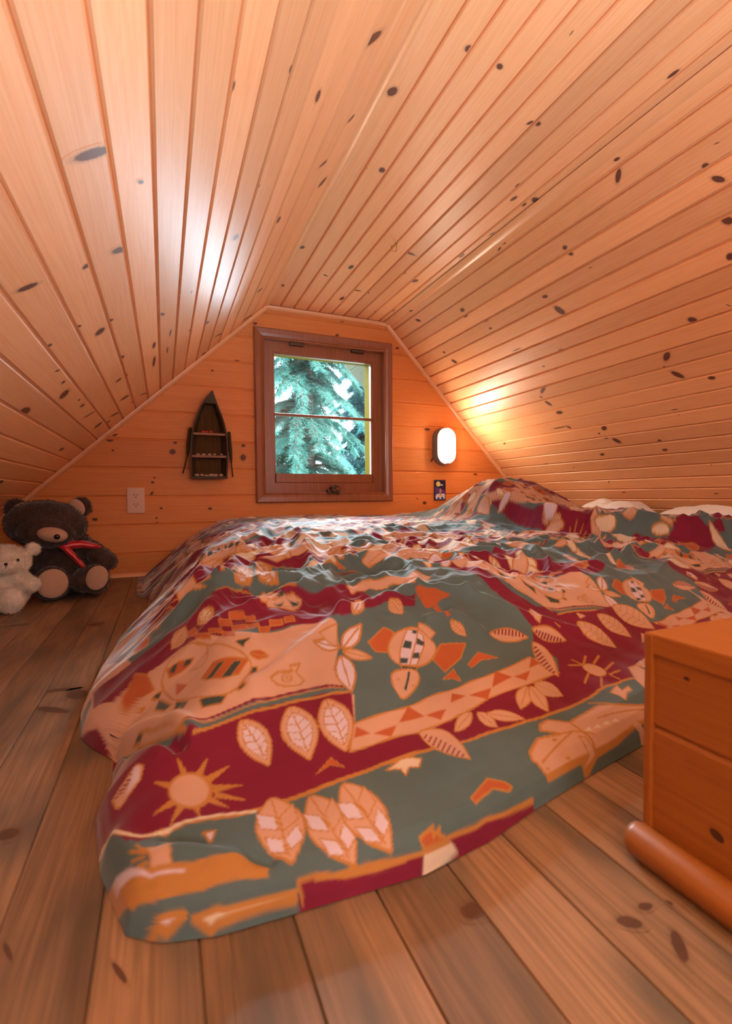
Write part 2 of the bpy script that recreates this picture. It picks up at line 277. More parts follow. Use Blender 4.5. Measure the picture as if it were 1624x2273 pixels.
def gable(name, Y, ny, holes, pitch, off, knots, mat=PINE_WALL):
    """horizontal boards filling the gable at depth Y, inner face towards ny, with rectangular openings"""
    rnd = random.Random(21)
    gw, gd = .0065, .0045
    xl = lambda z: XL-(CZ-z)*SL.x/SL.z-.013
    xr = lambda z: XR-(CZ-z)*SR.x/SR.z+.013
    V, Fc, UV, BD, KN = [], [], [], [], []
    def quad(ps, uvs, bd, kn=(0, 0, 0, 0)):
        i = len(V); V.extend(ps); Fc.append(tuple(range(i, i+len(ps)))); UV.extend(uvs); BD.extend([bd]*len(ps)); KN.extend(kn)
    cuts = sorted({h[k] for h in holes for k in (2, 3)})
    z0 = off; bds = {}
    k = 0
    while z0 < CZ+.012:
        z1 = z0+pitch; bd = rnd.random(); bds[k] = bd
        prof = [(z0, -gd), (z0+gw*.3, -gd), (z0+gw*.65, -gd*.35), (z0+gw, 0), (z1-gw, 0), (z1-gw*.65, -gd*.35), (z1-gw*.3, -gd), (z1, -gd)]
        out = [prof[0]]
        for (a, da), (b, db) in zip(prof, prof[1:]):
            for c in cuts:
                if a < c < b: out.append((c, da+(db-da)*(c-a)/(b-a)))
            out.append((b, db))
        for (a, da), (b, db) in zip(out, out[1:]):
            if b <= 0 or a >= CZ+.012: continue
            a_, b_ = max(a, 0), min(b, CZ+.012)
            mid = (a_+b_)/2
            spans = [(None, None)]
            hs = sorted([h for h in holes if h[2] < mid < h[3]])
            xs = [None]+[v for h in hs for v in (h[0], h[1])]+[None]
            for i in range(0, len(xs), 2):
                xa0, xa1 = (xl(a_), xl(b_)) if xs[i] is None else (xs[i], xs[i])
                xb0, xb1 = (xr(a_), xr(b_)) if xs[i+1] is None else (xs[i+1], xs[i+1])
                ps = [(xa0, Y+ny*da, a_), (xb0, Y+ny*da, a_), (xb1, Y+ny*db, b_), (xa1, Y+ny*db, b_)]
                quad(ps if ny < 0 else ps[::-1], [(p[0], p[2]) for p in (ps if ny < 0 else ps[::-1])], bd)
        z0 = z1; k += 1
    for (x, z, rx, rz, ang) in knots:
        kk = math.floor((z-off)/pitch); lo, hi = off+kk*pitch+gw*.9, off+(kk+1)*pitch-gw*.9; bd = bds.get(kk, .5)
        N = 14; ca, sa = math.cos(ang), math.sin(ang)
        ring = lambda s: [(x+s*(rx*math.cos(t)*ca-rz*math.sin(t)*sa), min(hi, max(lo, z+s*(rx*math.cos(t)*sa+rz*math.sin(t)*ca)))) for t in [2*PI*j/N for j in range(N)]]
        rings = [ring(s) for s in (.35, .72, 1.0, 1.5)]; kv = (1.0, .8, .34, 0)
        P = lambda q: (q[0], Y+ny*.0003, q[1])
        for a, b, ka, kb in zip(rings, rings[1:], kv, kv[1:]):
            for j in range(N):
                q = [a[j], a[(j+1) % N], b[(j+1) % N], b[j]]; quad([P(t) for t in q], q, bd, (ka, ka, kb, kb))
        for j in range(N):
            q = [(x, min(hi, max(lo, z))), rings[0][j], rings[0][(j+1) % N]]; quad([P(t) for t in q], q, bd, (.85, 1, 1))
    me = bpy.data.meshes.new(name); me.from_pydata([tuple(v) for v in V], [], Fc)
    ul = me.uv_layers.new(name='uv'); ul.data.foreach_set('uv', [c for q in UV for c in q])
    a = me.attributes.new('board', 'FLOAT', 'CORNER'); a.data.foreach_set('value', BD)
    a = me.attributes.new('knot', 'FLOAT', 'CORNER'); a.data.foreach_set('value', KN)
    me.materials.append(mat)
    return link_mesh(name, me, None, kind='structure')

WX0, WX1, WZ0, WZ1 = .470, 1.118, .374, 1.147       # opening inside the casing
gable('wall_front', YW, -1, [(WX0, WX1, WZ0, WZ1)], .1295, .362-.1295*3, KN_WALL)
gable('wall_back', YB, 1, [(.05, 1.05, .42, 1.15)], .1295, .362-.1295*3, [])

def uvbox(o, along, across, board=.5):
    """give a plain mesh the uv/board attributes the wood material reads"""
    me = o.data; ul = me.uv_layers.new(name='uv'); a = Vector(along); c = Vector(across); w = a.cross(c)
    d = np.empty(len(me.loops)*2)
    for i, lp in enumerate(me.loops):
        p = me.vertices[lp.vertex_index].co; d[2*i] = p.dot(a); d[2*i+1] = p.dot(c)+p.dot(w)*.7
    ul.data.foreach_set('uv', d)
    at = me.attributes.new('board', 'FLOAT', 'CORNER'); at.data.foreach_set('value', [board]*len(me.loops))
    return o

def qround(name, p0, p1, d1, d2, r, mat=PINE_TRIM):
    """quarter-round moulding from p0 to p1 filling the corner whose walls run off along d1 and d2"""
    bm = bmesh.new(); d1, d2 = Vector(d1).normalized(), Vector(d2).normalized()
    prof = [(0, 0)]+[(r*(1-.0)*math.sin(t), r*math.cos(t)) for t in [PI/2*k/8 for k in range(9)]]
    p0, p1 = Vector(p0), Vector(p1)
    A = [bm.verts.new(p0+d1*a+d2*b) for a, b in prof]; B = [bm.verts.new(p1+d1*a+d2*b) for a, b in prof]
    n = len(prof)
    for i in range(n): bm.faces.new((A[i], A[(i+1) % n], B[(i+1) % n], B[i]))
    bm.faces.new(A[::-1]); bm.faces.new(B); bmesh.ops.recalc_face_normals(bm, faces=bm.faces[:])
    o = obj(name, bm, mat); t = (p1-p0).normalized(); uvbox(o, t, d1, .6); o['kind'] = 'structure'
    return o
pl = lambda z: Vector((XL-(CZ-z)*SL.x/SL.z, 0, z)); pr = lambda z: Vector((XR-(CZ-z)*SR.x/SR.z, 0, z))
Y_ = lambda v, y: Vector((v.x, y, v.z))
qround('trim_1', Y_(pl(0), YW), (XL, YW, CZ), (0, -1, 0), (SL.z, 0, -SL.x), .017)
qround('trim_2', (XL, YW, CZ), (XR, YW, CZ), (0, -1, 0), (0, 0, -1), .017)
qround('trim_3', (XR, YW, CZ), Y_(pr(0), YW), (0, -1, 0), (-SR.z, 0, SR.x), .017)
# strips along the two long corners of the ceiling
qround('trim_4', (XL, YB, CZ), (XL, YW, CZ), (1, 0, 0), -SL, .010)
qround('trim_5', (XR, YB, CZ), (XR, YW, CZ), (-1, 0, 0), -SR, .020)
qround('baseboard_front', (pl(0).x, YW, 0), (pr(0).x, YW, 0), (0, -1, 0), (0, 0, 1), .016)

# ---------------------------------------------------------------- window ahead
BRONZE = simple('aged_bronze', (.12, .075, .045, 1), .35, .9)
def mitred(bm, x0, x1, z0, z1, w, prof):
    """picture-frame section: prof = list of (t across the width 0..1, y); mitred at the corners"""
    rings = []
    for t, y in prof:
        a = w*t; rings.append([bm.verts.new(p) for p in ((x0+a, y, z0+a), (x1-a, y, z0+a), (x1-a, y, z1-a), (x0+a, y, z1-a))])
    for A, B in zip(rings, rings[1:]):
        for k in range(4): bm.faces.new((A[k], A[(k+1) % 4], B[(k+1) % 4], B[k]))
    bmesh.ops.recalc_face_normals(bm, faces=bm.faces[:])
win = empty('window_1', (.794, YW, .327)); win['kind'] = 'structure'
bm = bmesh.new()
mitred(bm, .420, 1.168, .326, 1.188, .050, [(0, YW), (0, YW-.022), (.10, YW-.026), (.55, YW-.024), (.80, YW-.020), (.92, YW-.023), (1, YW-.019), (1, YW+.040)])
o = obj('window_casing', bm, MAHOG, win); uvbox(o, (0, 0, 1), (1, 0, 0), .3)
bm = bmesh.new()
SY = YW+.018
mitred(bm, .470, 1.118, .376, 1.138, .058, [(0, SY+.03), (0, SY), (.86, SY), (1, SY+.010), (1, SY+.034)])
# the bottom rail is deeper than the sides
bx(bm, (.528, SY+.0005, .430), (1.060, SY+.032, .474))
o = obj('window_sash', bm, MAHOG, win); uvbox(o, (0, 0, 1), (1, 0, 0), .55)
bm = bmesh.new(); bx(bm, (.524, SY+.006, .769), (1.064, SY+.030, .782), .002)
o = obj('glazing_bar', bm, MAHOG, win); uvbox(o, (1, 0, 0), (0, 0, 1), .2)
mg, n, l, b = new_mat('window_glass'); n.remove(b)
tr = n.new('ShaderNodeBsdfTransparent'); gl = n.new('ShaderNodeBsdfGlossy'); gl.inputs['Roughness'].default_value = .02
tr.inputs[0].default_value = (.93, .98, .97, 1)
fr = n.new('ShaderNodeFresnel'); fr.inputs[0].default_value = 1.45; mx = n.new('ShaderNodeMixShader')
l.new(fr.outputs[0], mx.inputs[0]); l.new(tr.outputs[0], mx.inputs[1]); l.new(gl.outputs[0], mx.inputs[2]); l.new(mx.outputs[0], n['Material Output'].inputs[0])
for z0, z1 in ((.460, .775), (.776, 1.094)):
    bm = bmesh.new(); bx(bm, (.516, SY+.016, z0), (1.074, SY+.020, z1)); obj('window_pane', bm, mg, win)
for px in (.640, .975):
    bm = bmesh.new(); bx(bm, (px-.036, YW-.006, 1.124), (px+.036, SY+.002, 1.1375), .001); tube(bm, [(px-.036, YW-.003, 1.136), (px+.036, YW-.003, 1.136)], .0035, 8)
    obj('window_hinge', bm, BRONZE, win)
# folding crank on the sill
bm = bmesh.new(); bx(bm, (.790, YW-.030, .368), (.845, SY, .392), .004)
bmesh.ops.create_cone(bm, cap_ends=True, segments=20, radius1=.021, radius2=.013, depth=.022, matrix=Matrix.Translation((.818, YW-.034, .392)) @ Matrix.Rotation(PI/2, 4, 'X'))
tube(bm, [(.818, YW-.045, .398), (.832, YW-.056, .410), (.846, YW-.058, .396), (.836, YW-.06, .376)], .0045, 8)
tube(bm, [(.812, YW-.042, .402), (.800, YW-.050, .384), (.785, YW-.052, .368)], .0035, 8)
tube(bm, [(.820, YW-.04, .40), (.824, YW-.044, .418)], .004, 8)
bmesh.ops.create_uvsphere(bm, u_segments=12, v_segments=8, radius=.0085, matrix=Matrix.Translation((.836, YW-.062, .372)))
obj('window_crank', bm, BRONZE, win)
# outside: yellow painted reveal
YEL = simple('yellow_paint', (.15, .105, .010, 1), .95, noise=.06, spec=.05)
bm = bmesh.new()
for lo, hi in (((1.0615, SY+.0345, .38), (1.13, SY+.105, 1.16)), ((.46, SY+.0345, .38), (.522, SY+.105, 1.16)), ((.46, SY+.0345, .38), (1.13, SY+.12, .462)), ((.46, SY+.0345, 1.092), (1.13, SY+.105, 1.16))): bx(bm, lo, hi)
obj('window_reveal', bm, YEL, win)
# frame of the unseen rear window, made up to go with the fill lamp
win2 = empty('window_2', (.55, YB, .42)); win2['kind'] = 'structure'
bm = bmesh.new(); mitred(bm, .0, 1.10, .37, 1.20, .05, [(0, YB), (0, YB+.022), (1, YB+.019), (1, YB-.05)]); o = obj('window_casing', bm, MAHOG, win2); uvbox(o, (0, 0, 1), (1, 0, 0), .3)

# overhanging eave outside, boards running outwards
SOFF = wood('grey_soffit', (.10, .10, .062, 1), (.08, .08, .048, 1), knots=False, rough=.7)
boards('trim_6', SOFF, (XR, YW+.13, CZ), (0, 1, 0), -SR, (-SR.z, 0, SR.x), .62, .15, 8, -.35, .004, .004, [], 7)
# ---------------------------------------------------------------- the duvet's shape (metres, room coordinates)
def _hash(ix, iy, seed):
    h = (ix.astype(np.int64)*374761393 + iy.astype(np.int64)*668265263 + seed*1442695041) & 0x7fffffff
    h = ((h ^ (h >> 13))*1274126177) & 0x7fffffff
    return ((h ^ (h >> 16)) & 0xffff)/65535.0
def vnoise(x, y, seed=0):
    ix = np.floor(x); iy = np.floor(y); fx = x-ix; fy = y-iy
    fx = fx*fx*fx*(fx*(fx*6-15)+10); fy = fy*fy*fy*(fy*(fy*6-15)+10)
    a = _hash(ix, iy, seed); b = _hash(ix+1, iy, seed); c = _hash(ix, iy+1, seed); d = _hash(ix+1, iy+1, seed)
    return (a+(b-a)*fx)*(1-fy)+(c+(d-c)*fx)*fy
def sstep(a, b, x):
    t = np.clip((x-a)/(b-a), 0, 1); return t*t*(3-2*t)
HF = np.array([(-.30, .70), (-.13, .56), (-.075, .49), (-.06, .46), (-.036, .423), (-.012, .405), (.033, .393), (.10, .388), (.218, .381), (.30, .392), (.385, .414), (.5, .438), (.626, .462), (.9, .53), (1.3, .60), (2.4, .78)])
HL = np.array([(.36, .02), (.40, -.008), (.423, -.036), (.50, -.062), (.586, -.077), (.64, -.066), (.72, -.070), (.76, -.098), (.807, -.122), (.90, -.134), (1.03, -.128), (1.23, -.112), (1.45, -.078), (1.70, -.035), (1.80, -.052), (1.92, -.100), (2.36, -.115)])
def hem_y(x): return np.interp(x, HF[:, 0], HF[:, 1])
def hem_x(y): return np.interp(y, HL[:, 0], HL[:, 1])
PF = np.array([(0, .0), (.003, .014), (.008, .026), (.018, .037), (.04, .046), (.08, .054), (.12, .064), (.17, .084), (.22, .112), (.28, .146), (.34, .168), (.42, .182), (.55, .196), (.8, .214), (1.2, .236), (1.9, .262), (2.4, .265)])
PL = np.array([(0, .0), (.004, .016), (.012, .032), (.03, .052), (.06, .078), (.10, .112), (.15, .156), (.20, .196), (.26, .230), (.34, .252), (.5, .268), (3, .272)])
def seg_dist(x, y, pts):
    best = np.full(np.shape(x), 1e9); side = np.zeros(np.shape(x))
    for (ax, ay), (bx_, by) in zip(pts, pts[1:]):
        dx, dy = bx_-ax, by-ay; t = np.clip(((x-ax)*dx+(y-ay)*dy)/(dx*dx+dy*dy), 0, 1)
        d = np.hypot(x-ax-t*dx, y-ay-t*dy); s = (dx*(y-ay)-dy*(x-ax))
        m = d < best; best = np.where(m, d, best); side = np.where(m, s, side)
    return best, np.sign(side)
CREASE = [(1.10, 1.90), (1.26, 1.62), (1.34, 1.34), (1.60, 1.08), (1.95, .90)]
FOLDS = [([(0.266, 0.728), (0.244, 0.701), (0.183, 0.654), (0.142, 0.629), (0.099, 0.609)], 0.012, 0.012), ([(0.532, 0.759), (0.409, 0.782), (0.346, 0.746), (0.293, 0.721), (0.26, 0.711)], 0.016, 0.016), ([(0.746, 0.667), (0.637, 0.705), (0.532, 0.759)], 0.013, 0.01), ([(0.071, 0.839), (0.386, 1.884)], 0.02, 0.016), ([(0.293, 1.006), (0.372, 1.394), (0.418, 1.87)], 0.022, 0.018), ([(0.494, 0.677), (0.467, 0.706), (0.403, 0.69)], 0.012, 0.012), ([(-0.072, 0.735), (-0.024, 0.659), (0.021, 0.577)], 0.01, 0.01), ([(-0.004, 0.466), (0.033, 0.436), (0.08, 0.412)], 0.007, -0.006), ([(-0.072, 0.726), (-0.039, 0.65), (0.011, 0.57)], 0.009, -0.016), ([(-0.055, 0.498), (-0.019, 0.444), (0.051, 0.423)], 0.012, 0.01)]
def duvet_z(x, y, fine=True):
    dF = np.maximum(y-hem_y(x), 0); dL = np.maximum(x-hem_x(y), 0)
    zf = np.interp(dF, PF[:, 0], PF[:, 1]); zl = np.interp(dL, PL[:, 0], PL[:, 1])
    zf = zf + .035*sstep(.5, 1.0, x)*sstep(.05, .30, dF)*0
    k = .03; h = np.clip(.5+.5*(zl-zf)/k, 0, 1); z = zl*(1-h)+zf*h-k*h*(1-h)*np.clip(np.minimum(zf, zl)/.05, 0, 1)
    # pillow under the covers near the gable wall, and the turned back head end
    z = z+.125*np.exp(-(np.abs((x-1.50)/.27)**2.6)-(np.abs((y-1.78)/.22)**2.4))
    d, s = seg_dist(x, y, CREASE); u = d*s
    roll = np.where(u < 0, 0, sstep(0, .07, u))*np.exp(-np.maximum(0, u-.10)**2/.12)
    z = z+.085*roll*sstep(1.14, 1.36, x)*(1-.4*sstep(1.9, 2.3, y))
    # valley and ridge on the far left flank
    z = z+.035*np.exp(-((x-(.02+(1.80-y)*.35))/.05)**2-((y-1.70)/.16)**2)
    z = z-.045*sstep(1.72, 1.95, y)*sstep(.30, .10, x)
    for (pts, w, a) in FOLDS:
        dd, _ = seg_dist(x, y, pts)
        z = z+a*np.exp(-(dd/w)**2)
    if fine:
        m = sstep(.24, .40, dF)*sstep(.05, .22, dL)                    # the slept-in top is rumpled, the foot end lies smooth
        m = m*(1-.45*sstep(1.7, 2.2, y))
        wx = x+.05*(vnoise(x*5, y*5, 3)-.5); wy = y+.05*(vnoise(x*5, y*5, 8)-.5)
        def ridged(u, v, sd): return 1.05-np.sqrt((2*vnoise(u, v, sd)-1)**2+.012)
        a1 = ridged(wx*5.5+wy*3.0, wy*8.5-wx*2.4, 11)**2.0
        a2 = ridged(wx*16-wy*6, wy*15+wx*5, 17)**1.8
        a3 = ridged(wx*30+wy*16, wy*34-wx*12, 23)**1.5
        band = .6+.8*np.exp(-((y-1.0)/.45)**2)
        z = z+m*band*(.026*(a1-.4)+.012*(a2-.4)+.0055*(a3-.4))
        # folds on the left drape run down to the hem
        ml = sstep(.0, .05, dL)*(1-sstep(.16, .32, dL))*sstep(.7, .9, y)
        z = z+ml*.010*(ridged(y*9+x*4, x*2.0, 31)**2-.4)
        far = sstep(1.72, 1.85, y)*sstep(.02, .05, dL)*(1-sstep(.2, .32, dL))
        z = z+far*.014*(ridged(y*26+x*3, x*5+3, 37)**2-.4)
        z = z+.0022*sstep(.03, .08, dF)*(vnoise(x*24, y*24, 41)-.5)*2
    return np.maximum(z, .0015)

# shapes printed on the cotton: closed, smooth, fill, outline, outline width, points (0.1 mm on the bed)
PRINT = [
(1,0,1,-1,0,[-734,4235,-780,4531,-833,4879,-894,5280,-963,5733,-656,5296,-376,4752,-155,4757,75,4727,407,4652,752,4604,1015,4640,1294,4685,1685,4684,2084,4760,2519,4838,2935,4857,3381,4879,3837,4931,4368,5032,4934,5070,5600,5162,6283,5315,7125,5546,8287,5819,8864,5573,9751,5500,10745,5447,9316,4714,8201,4143,7330,3696,6633,3339,6181,3400,5757,3464,5345,3524,4945,3579,4569,3640,4192,3686,3837,3738,3503,3797,3093,3742,2724,3703,2383,3667,2060,3625,1788,3642,1530,3669,1281,3693,1040,3713,808,3730,584,3743,369,3769,148,3862,-72,3955,-293,4049,-514,4142]),
(1,0,0,-1,0,[-1014,8295,-724,7388,-456,6237,-151,5857,75,5863,337,5706,614,5769,935,5831,1277,5850,1749,5862,2210,5765,2042,5190,1901,5035,2337,5064,2838,5112,3382,5225,3847,5371,4200,5499,5028,5655,5831,5821,6106,6148,5935,6521,6182,6829,6599,6748,6990,6829,8133,7259,8960,7496,9474,7174,9924,6682,10655,6221,8914,5995,8444,6081,7352,5777,7077,5467,6693,5467,5521,5146,4636,4967,4327,4984,3839,4897,3346,4829,2911,4818,2504,4811,2072,4732,1674,4656,1286,4656,1008,4610,747,4573,404,4621,74,4695,-294,4686,-643,5175,-775,5718,-850,6157,-1004,6988,-1201,8050]),
(0,1,-1,3,49,[-649,5227,-296,4719,74,4711,747,4574,1290,4670,1679,4670,2504,4811,3354,4841,4337,4996,4657,4991,5522,5146,6706,5478,7091,5478]),
(0,1,-1,6,30,[-649,5227,-296,4719,75,4711,398,4672,750,4589]),
(1,0,2,-1,0,[-1118,8532,-1339,10861,-472,8297,-112,8006,236,7769,496,7421,1137,6942,1681,7005,2163,7080,2397,6883,2299,6491,2100,6145,2134,5831,1862,5948,1496,5938,1177,5909,948,5908,650,5853,367,5776,76,5880,-159,6198,-492,6733,-954,7726,-1201,8050]),
(0,1,-1,0,28,[76,5896,370,5808,653,5869,951,5924,1180,5925,1500,5953,1867,5962,2123,5869]),
(0,1,-1,1,61,[117,5813,385,5751,664,5798,961,5854,1201,5866,1516,5880,1880,5890,2134,5814]),
(0,1,-1,3,39,[258,5690,690,5754,967,5801,1222,5807,1528,5841,1882,5823,2215,5779]),
(0,1,-1,3,17,[95,5856,386,5768,668,5829,966,5884,1208,5896,1528,5924,1890,5919,2145,5843]),
(1,0,1,-1,0,[2402,6897,2299,6491,2100,6145,2134,5831,2237,5737,2111,5392,2517,5449,3095,5547,3701,5715,4504,5898,5567,6199,5856,6522,6036,6793,5424,6910,5000,7129,4813,7427,4282,7492,3754,7523,3259,7206,2779,7017]),
(1,0,2,3,25,[2085,5386,2517,5449,3095,5547,3701,5715,4504,5898,5567,6199,5734,6078,5831,5821,5028,5655,4200,5499,3847,5371,3382,5225,2838,5112,2336,5064,1901,5035]),
(1,0,4,-1,0,[2104,5345,2235,5206,2017,5200]),
(1,0,4,-1,0,[2265,5193,2606,5245,2458,5094]),
(1,0,4,-1,0,[2660,5288,2914,5525,3055,5333]),
(1,0,4,-1,0,[3073,5341,3411,5378,3239,5236]),
(1,0,4,-1,0,[3550,5483,3679,5658,3874,5590]),
(1,0,4,-1,0,[3918,5588,4364,5661,4164,5482]),
(1,0,4,-1,0,[4385,5668,4673,5974,4886,5832]),
(1,0,4,-1,0,[4921,5833,5311,5913,5079,5732]),
(1,0,4,-1,0,[5340,5967,5581,6193,5656,6046]),
(1,0,0,-1,0,[779,8572,1153,8821,1541,8786,1778,8021,2433,8081,3014,8377,3337,8122,3455,7504,4177,7619,4014,7324,3613,7417,3081,7135,2516,6965,1894,7046,1385,7015,781,7139,429,7480,181,7708,-137,7752,-514,7853,-757,7850,-1050,8178,-1123,8797,-791,8602,-466,8459,-72,8369,209,8549,489,8360]),
(1,0,4,3,14,[887,7623,1121,7606,1110,7429,890,7522]),
(1,0,4,3,14,[727,7526,906,7515,910,7300,743,7386]),
(1,0,4,3,14,[1124,7521,1254,7434,1248,7208,1106,7300]),
(1,0,4,3,13,[577,7487,740,7354,757,7231,582,7369]),
(1,0,4,3,13,[895,7306,1099,7253,1084,7063,889,7144]),
(1,0,4,3,13,[408,7604,582,7369,588,7267,387,7529]),
(1,0,4,3,13,[746,7269,906,7153,898,6976,745,7121]),
(1,0,4,3,13,[1109,7216,1265,7167,1263,7069,1114,7050]),
(1,0,4,3,14,[1434,7178,1621,7181,1615,7083,1432,7095]),
(1,0,4,3,14,[265,8004,423,7843,422,7566,273,7804]),
(1,0,4,3,14,[1660,7197,1804,7218,1808,7100,1653,7100]),
(1,0,4,3,13,[1245,7060,1432,7095,1377,6986,1242,6961]),
(1,1,2,3,22,[701,8125,638,8185,563,8215,507,8205,470,8136,457,8026,442,7885,483,7868,553,7759,612,7606,669,7794,703,8041]),
(1,1,6,3,12,[671,8121,625,8156,571,8178,529,8162,499,8108,485,8015,471,7890,501,7894,555,7856,607,7835,644,7886,669,8055]),
(0,1,-1,3,17,[689,8130,624,8090,546,8023,479,7903]),
(0,0,-1,3,12,[645,8098,638,8168]),
(0,0,-1,3,12,[645,8098,693,8062]),
(0,0,-1,3,12,[609,8080,591,8171]),
(0,0,-1,3,12,[609,8080,659,7912]),
(0,0,-1,3,12,[572,8045,552,8153]),
(0,0,-1,3,12,[572,8045,625,7877]),
(0,0,-1,3,12,[537,8026,525,8131]),
(0,0,-1,3,12,[537,8026,582,7861]),
(0,0,-1,3,12,[496,7913,499,8075]),
(0,0,-1,3,12,[496,7913,539,7879]),
(1,1,2,3,21,[285,8112,220,8235,145,8298,93,8269,65,8068,62,7953,59,7888,99,7856,174,7777,243,7750,281,7785,294,7976]),
(0,1,-1,3,17,[273,8100,216,8056,148,7985,92,7924]),
(0,0,-1,3,12,[234,8066,207,8257]),
(0,0,-1,3,12,[234,8066,297,7942]),
(0,0,-1,3,12,[202,8045,155,8278]),
(0,0,-1,3,12,[202,8045,280,7802]),
(0,0,-1,3,12,[170,8009,119,8259]),
(0,0,-1,3,12,[170,8009,253,7779]),
(0,0,-1,3,12,[139,7972,100,8168]),
(0,0,-1,3,12,[139,7972,211,7811]),
(0,0,-1,3,12,[107,7935,86,8043]),
(0,0,-1,3,12,[107,7935,164,7846]),
(1,0,4,3,21,[2784,6547,3171,6811,3299,6722,3006,6334,2822,6364]),
(1,0,2,3,22,[3849,6899,4043,6697,3824,6559,3671,6642]),
(1,0,4,3,21,[4010,6495,4517,6523,4251,6272,3800,6020,3713,6225]),
(1,1,2,3,28,[3619,6832,3812,6814,3881,6618,3934,6444,3680,6206,3399,6080,3151,6105,3002,6203,3038,6420,3261,6688]),
(1,0,5,3,21,[3572,6785,3739,6763,3799,6670,3717,6489,3381,6121,3102,6126,3207,6330,3366,6559]),
(1,0,7,-1,0,[3422,6584,3534,6552,3437,6412,3303,6437]),
(1,0,7,-1,0,[3173,6245,3302,6238,3235,6151,3120,6152]),
(1,0,7,-1,0,[3418,6337,3549,6346,3489,6239,3343,6237]),
(1,0,7,-1,0,[3664,6629,3751,6541,3684,6470,3579,6516]),
(1,0,7,-1,0,[3668,6777,3739,6763,3692,6700,3622,6714]),
(0,1,-1,3,21,[3834,6872,3587,6529,3253,6110]),
(1,0,7,3,13,[3118,6119,3359,6080,3321,6030,3098,6061]),
(1,1,2,3,25,[3115,6054,3264,6055,3338,5990,3264,5839,3104,5725,2888,5619,2863,5730,2849,5853,2886,5986,2983,6044]),
(0,1,-1,7,32,[3188,6005,3107,5890,3004,5769]),
(1,1,3,-1,0,[2950,5925,2985,5943,3001,5920,2965,5902]),
(1,1,3,-1,0,[3116,5804,3152,5821,3167,5798,3130,5781]),
(1,0,4,3,13,[3976,6060,3964,5849,3857,5912,3685,5904]),
(1,0,4,3,14,[4629,6342,4931,6226,4583,6195,4299,6069,4290,6139]),
(1,1,5,3,33,[2308,6471,2289,6529,2246,6597,2171,6614,2068,6593,1974,6551,1926,6539,1957,6525,2012,6500,2084,6467,2156,6437,2242,6449]),
(0,1,-1,3,26,[2290,6479,2201,6517,2089,6549,1987,6545]),
(1,0,2,3,20,[2402,6864,2272,6503,2172,6563,2057,6665]),
(1,1,5,3,34,[2335,6443,2423,6454,2527,6476,2625,6550,2716,6676,2785,6829,2820,6897,2754,6876,2623,6817,2496,6739,2403,6630,2355,6534]),
(0,1,-1,3,27,[2358,6466,2465,6553,2604,6676,2744,6830]),
(1,1,2,3,26,[2324,6414,2348,6353,2402,6297,2479,6263,2581,6253,2676,6261,2731,6270,2701,6300,2649,6356,2571,6407,2484,6428,2395,6433]),
(0,1,-1,3,21,[2344,6405,2448,6376,2567,6325,2672,6296]),
(1,1,5,3,31,[2274,6352,2194,6271,2122,6152,2100,6029,2130,5916,2187,5825,2216,5779,2253,5830,2335,5944,2394,6084,2401,6214,2347,6304]),
(0,1,-1,3,25,[2271,6321,2258,6176,2240,6001,2224,5858]),
(1,1,2,3,20,[782,5731,736,5634,719,5492,754,5361,839,5226,940,5133,991,5078,1014,5151,1068,5310,1078,5487,1020,5611,901,5696]),
(1,1,5,3,11,[818,5665,789,5594,778,5483,803,5373,866,5280,938,5200,974,5152,991,5226,1021,5330,1023,5461,982,5561,899,5630]),
(0,1,-1,3,16,[797,5707,868,5560,931,5351,972,5185]),
(0,0,-1,3,12,[846,5603,755,5626]),
(0,0,-1,3,12,[846,5603,893,5682]),
(0,0,-1,3,11,[882,5521,768,5537]),
(0,0,-1,3,12,[882,5521,959,5604]),
(0,0,-1,3,11,[913,5425,797,5442]),
(0,0,-1,3,11,[913,5425,999,5521]),
(0,0,-1,3,11,[940,5331,842,5340]),
(0,0,-1,3,11,[940,5331,1008,5417]),
(0,0,-1,3,11,[960,5223,894,5268]),
(0,0,-1,3,11,[960,5223,1005,5303]),
(1,1,2,3,21,[1386,5786,1286,5680,1215,5544,1211,5380,1279,5219,1380,5094,1428,5024,1483,5115,1587,5253,1648,5426,1624,5585,1519,5729]),
(1,1,5,3,12,[1399,5697,1333,5626,1283,5515,1278,5385,1326,5265,1397,5169,1432,5121,1465,5173,1537,5291,1573,5408,1561,5545,1487,5643]),
(0,1,-1,3,17,[1392,5750,1418,5573,1427,5321,1431,5138]),
(0,0,-1,3,12,[1410,5626,1307,5671]),
(0,0,-1,3,12,[1410,5626,1500,5704]),
(0,0,-1,3,12,[1421,5522,1285,5564]),
(0,0,-1,3,12,[1421,5522,1549,5600]),
(0,0,-1,3,12,[1426,5404,1286,5447]),
(0,0,-1,3,12,[1426,5404,1560,5480]),
(0,0,-1,3,11,[1431,5303,1319,5350]),
(0,0,-1,3,12,[1431,5303,1536,5358]),
(0,0,-1,3,11,[1430,5188,1354,5237]),
(0,0,-1,3,11,[1430,5188,1505,5255]),
(1,1,2,3,22,[1848,5787,1750,5679,1671,5515,1662,5353,1720,5196,1815,5089,1862,5035,1923,5125,2037,5275,2110,5458,2085,5602,1970,5702]),
(1,1,5,3,12,[1861,5698,1792,5612,1737,5487,1728,5359,1773,5256,1836,5163,1868,5116,1908,5181,1991,5311,2040,5455,2023,5562,1947,5645]),
(0,1,-1,3,18,[1854,5751,1875,5560,1880,5326,1872,5147]),
(0,0,-1,3,12,[1872,5627,1771,5670]),
(0,0,-1,3,13,[1872,5627,1955,5691]),
(0,0,-1,3,12,[1881,5523,1744,5550]),
(0,0,-1,3,12,[1881,5523,2007,5602]),
(0,0,-1,3,12,[1882,5408,1738,5420]),
(0,0,-1,3,12,[1882,5408,2025,5511]),
(0,0,-1,3,12,[1878,5294,1767,5325]),
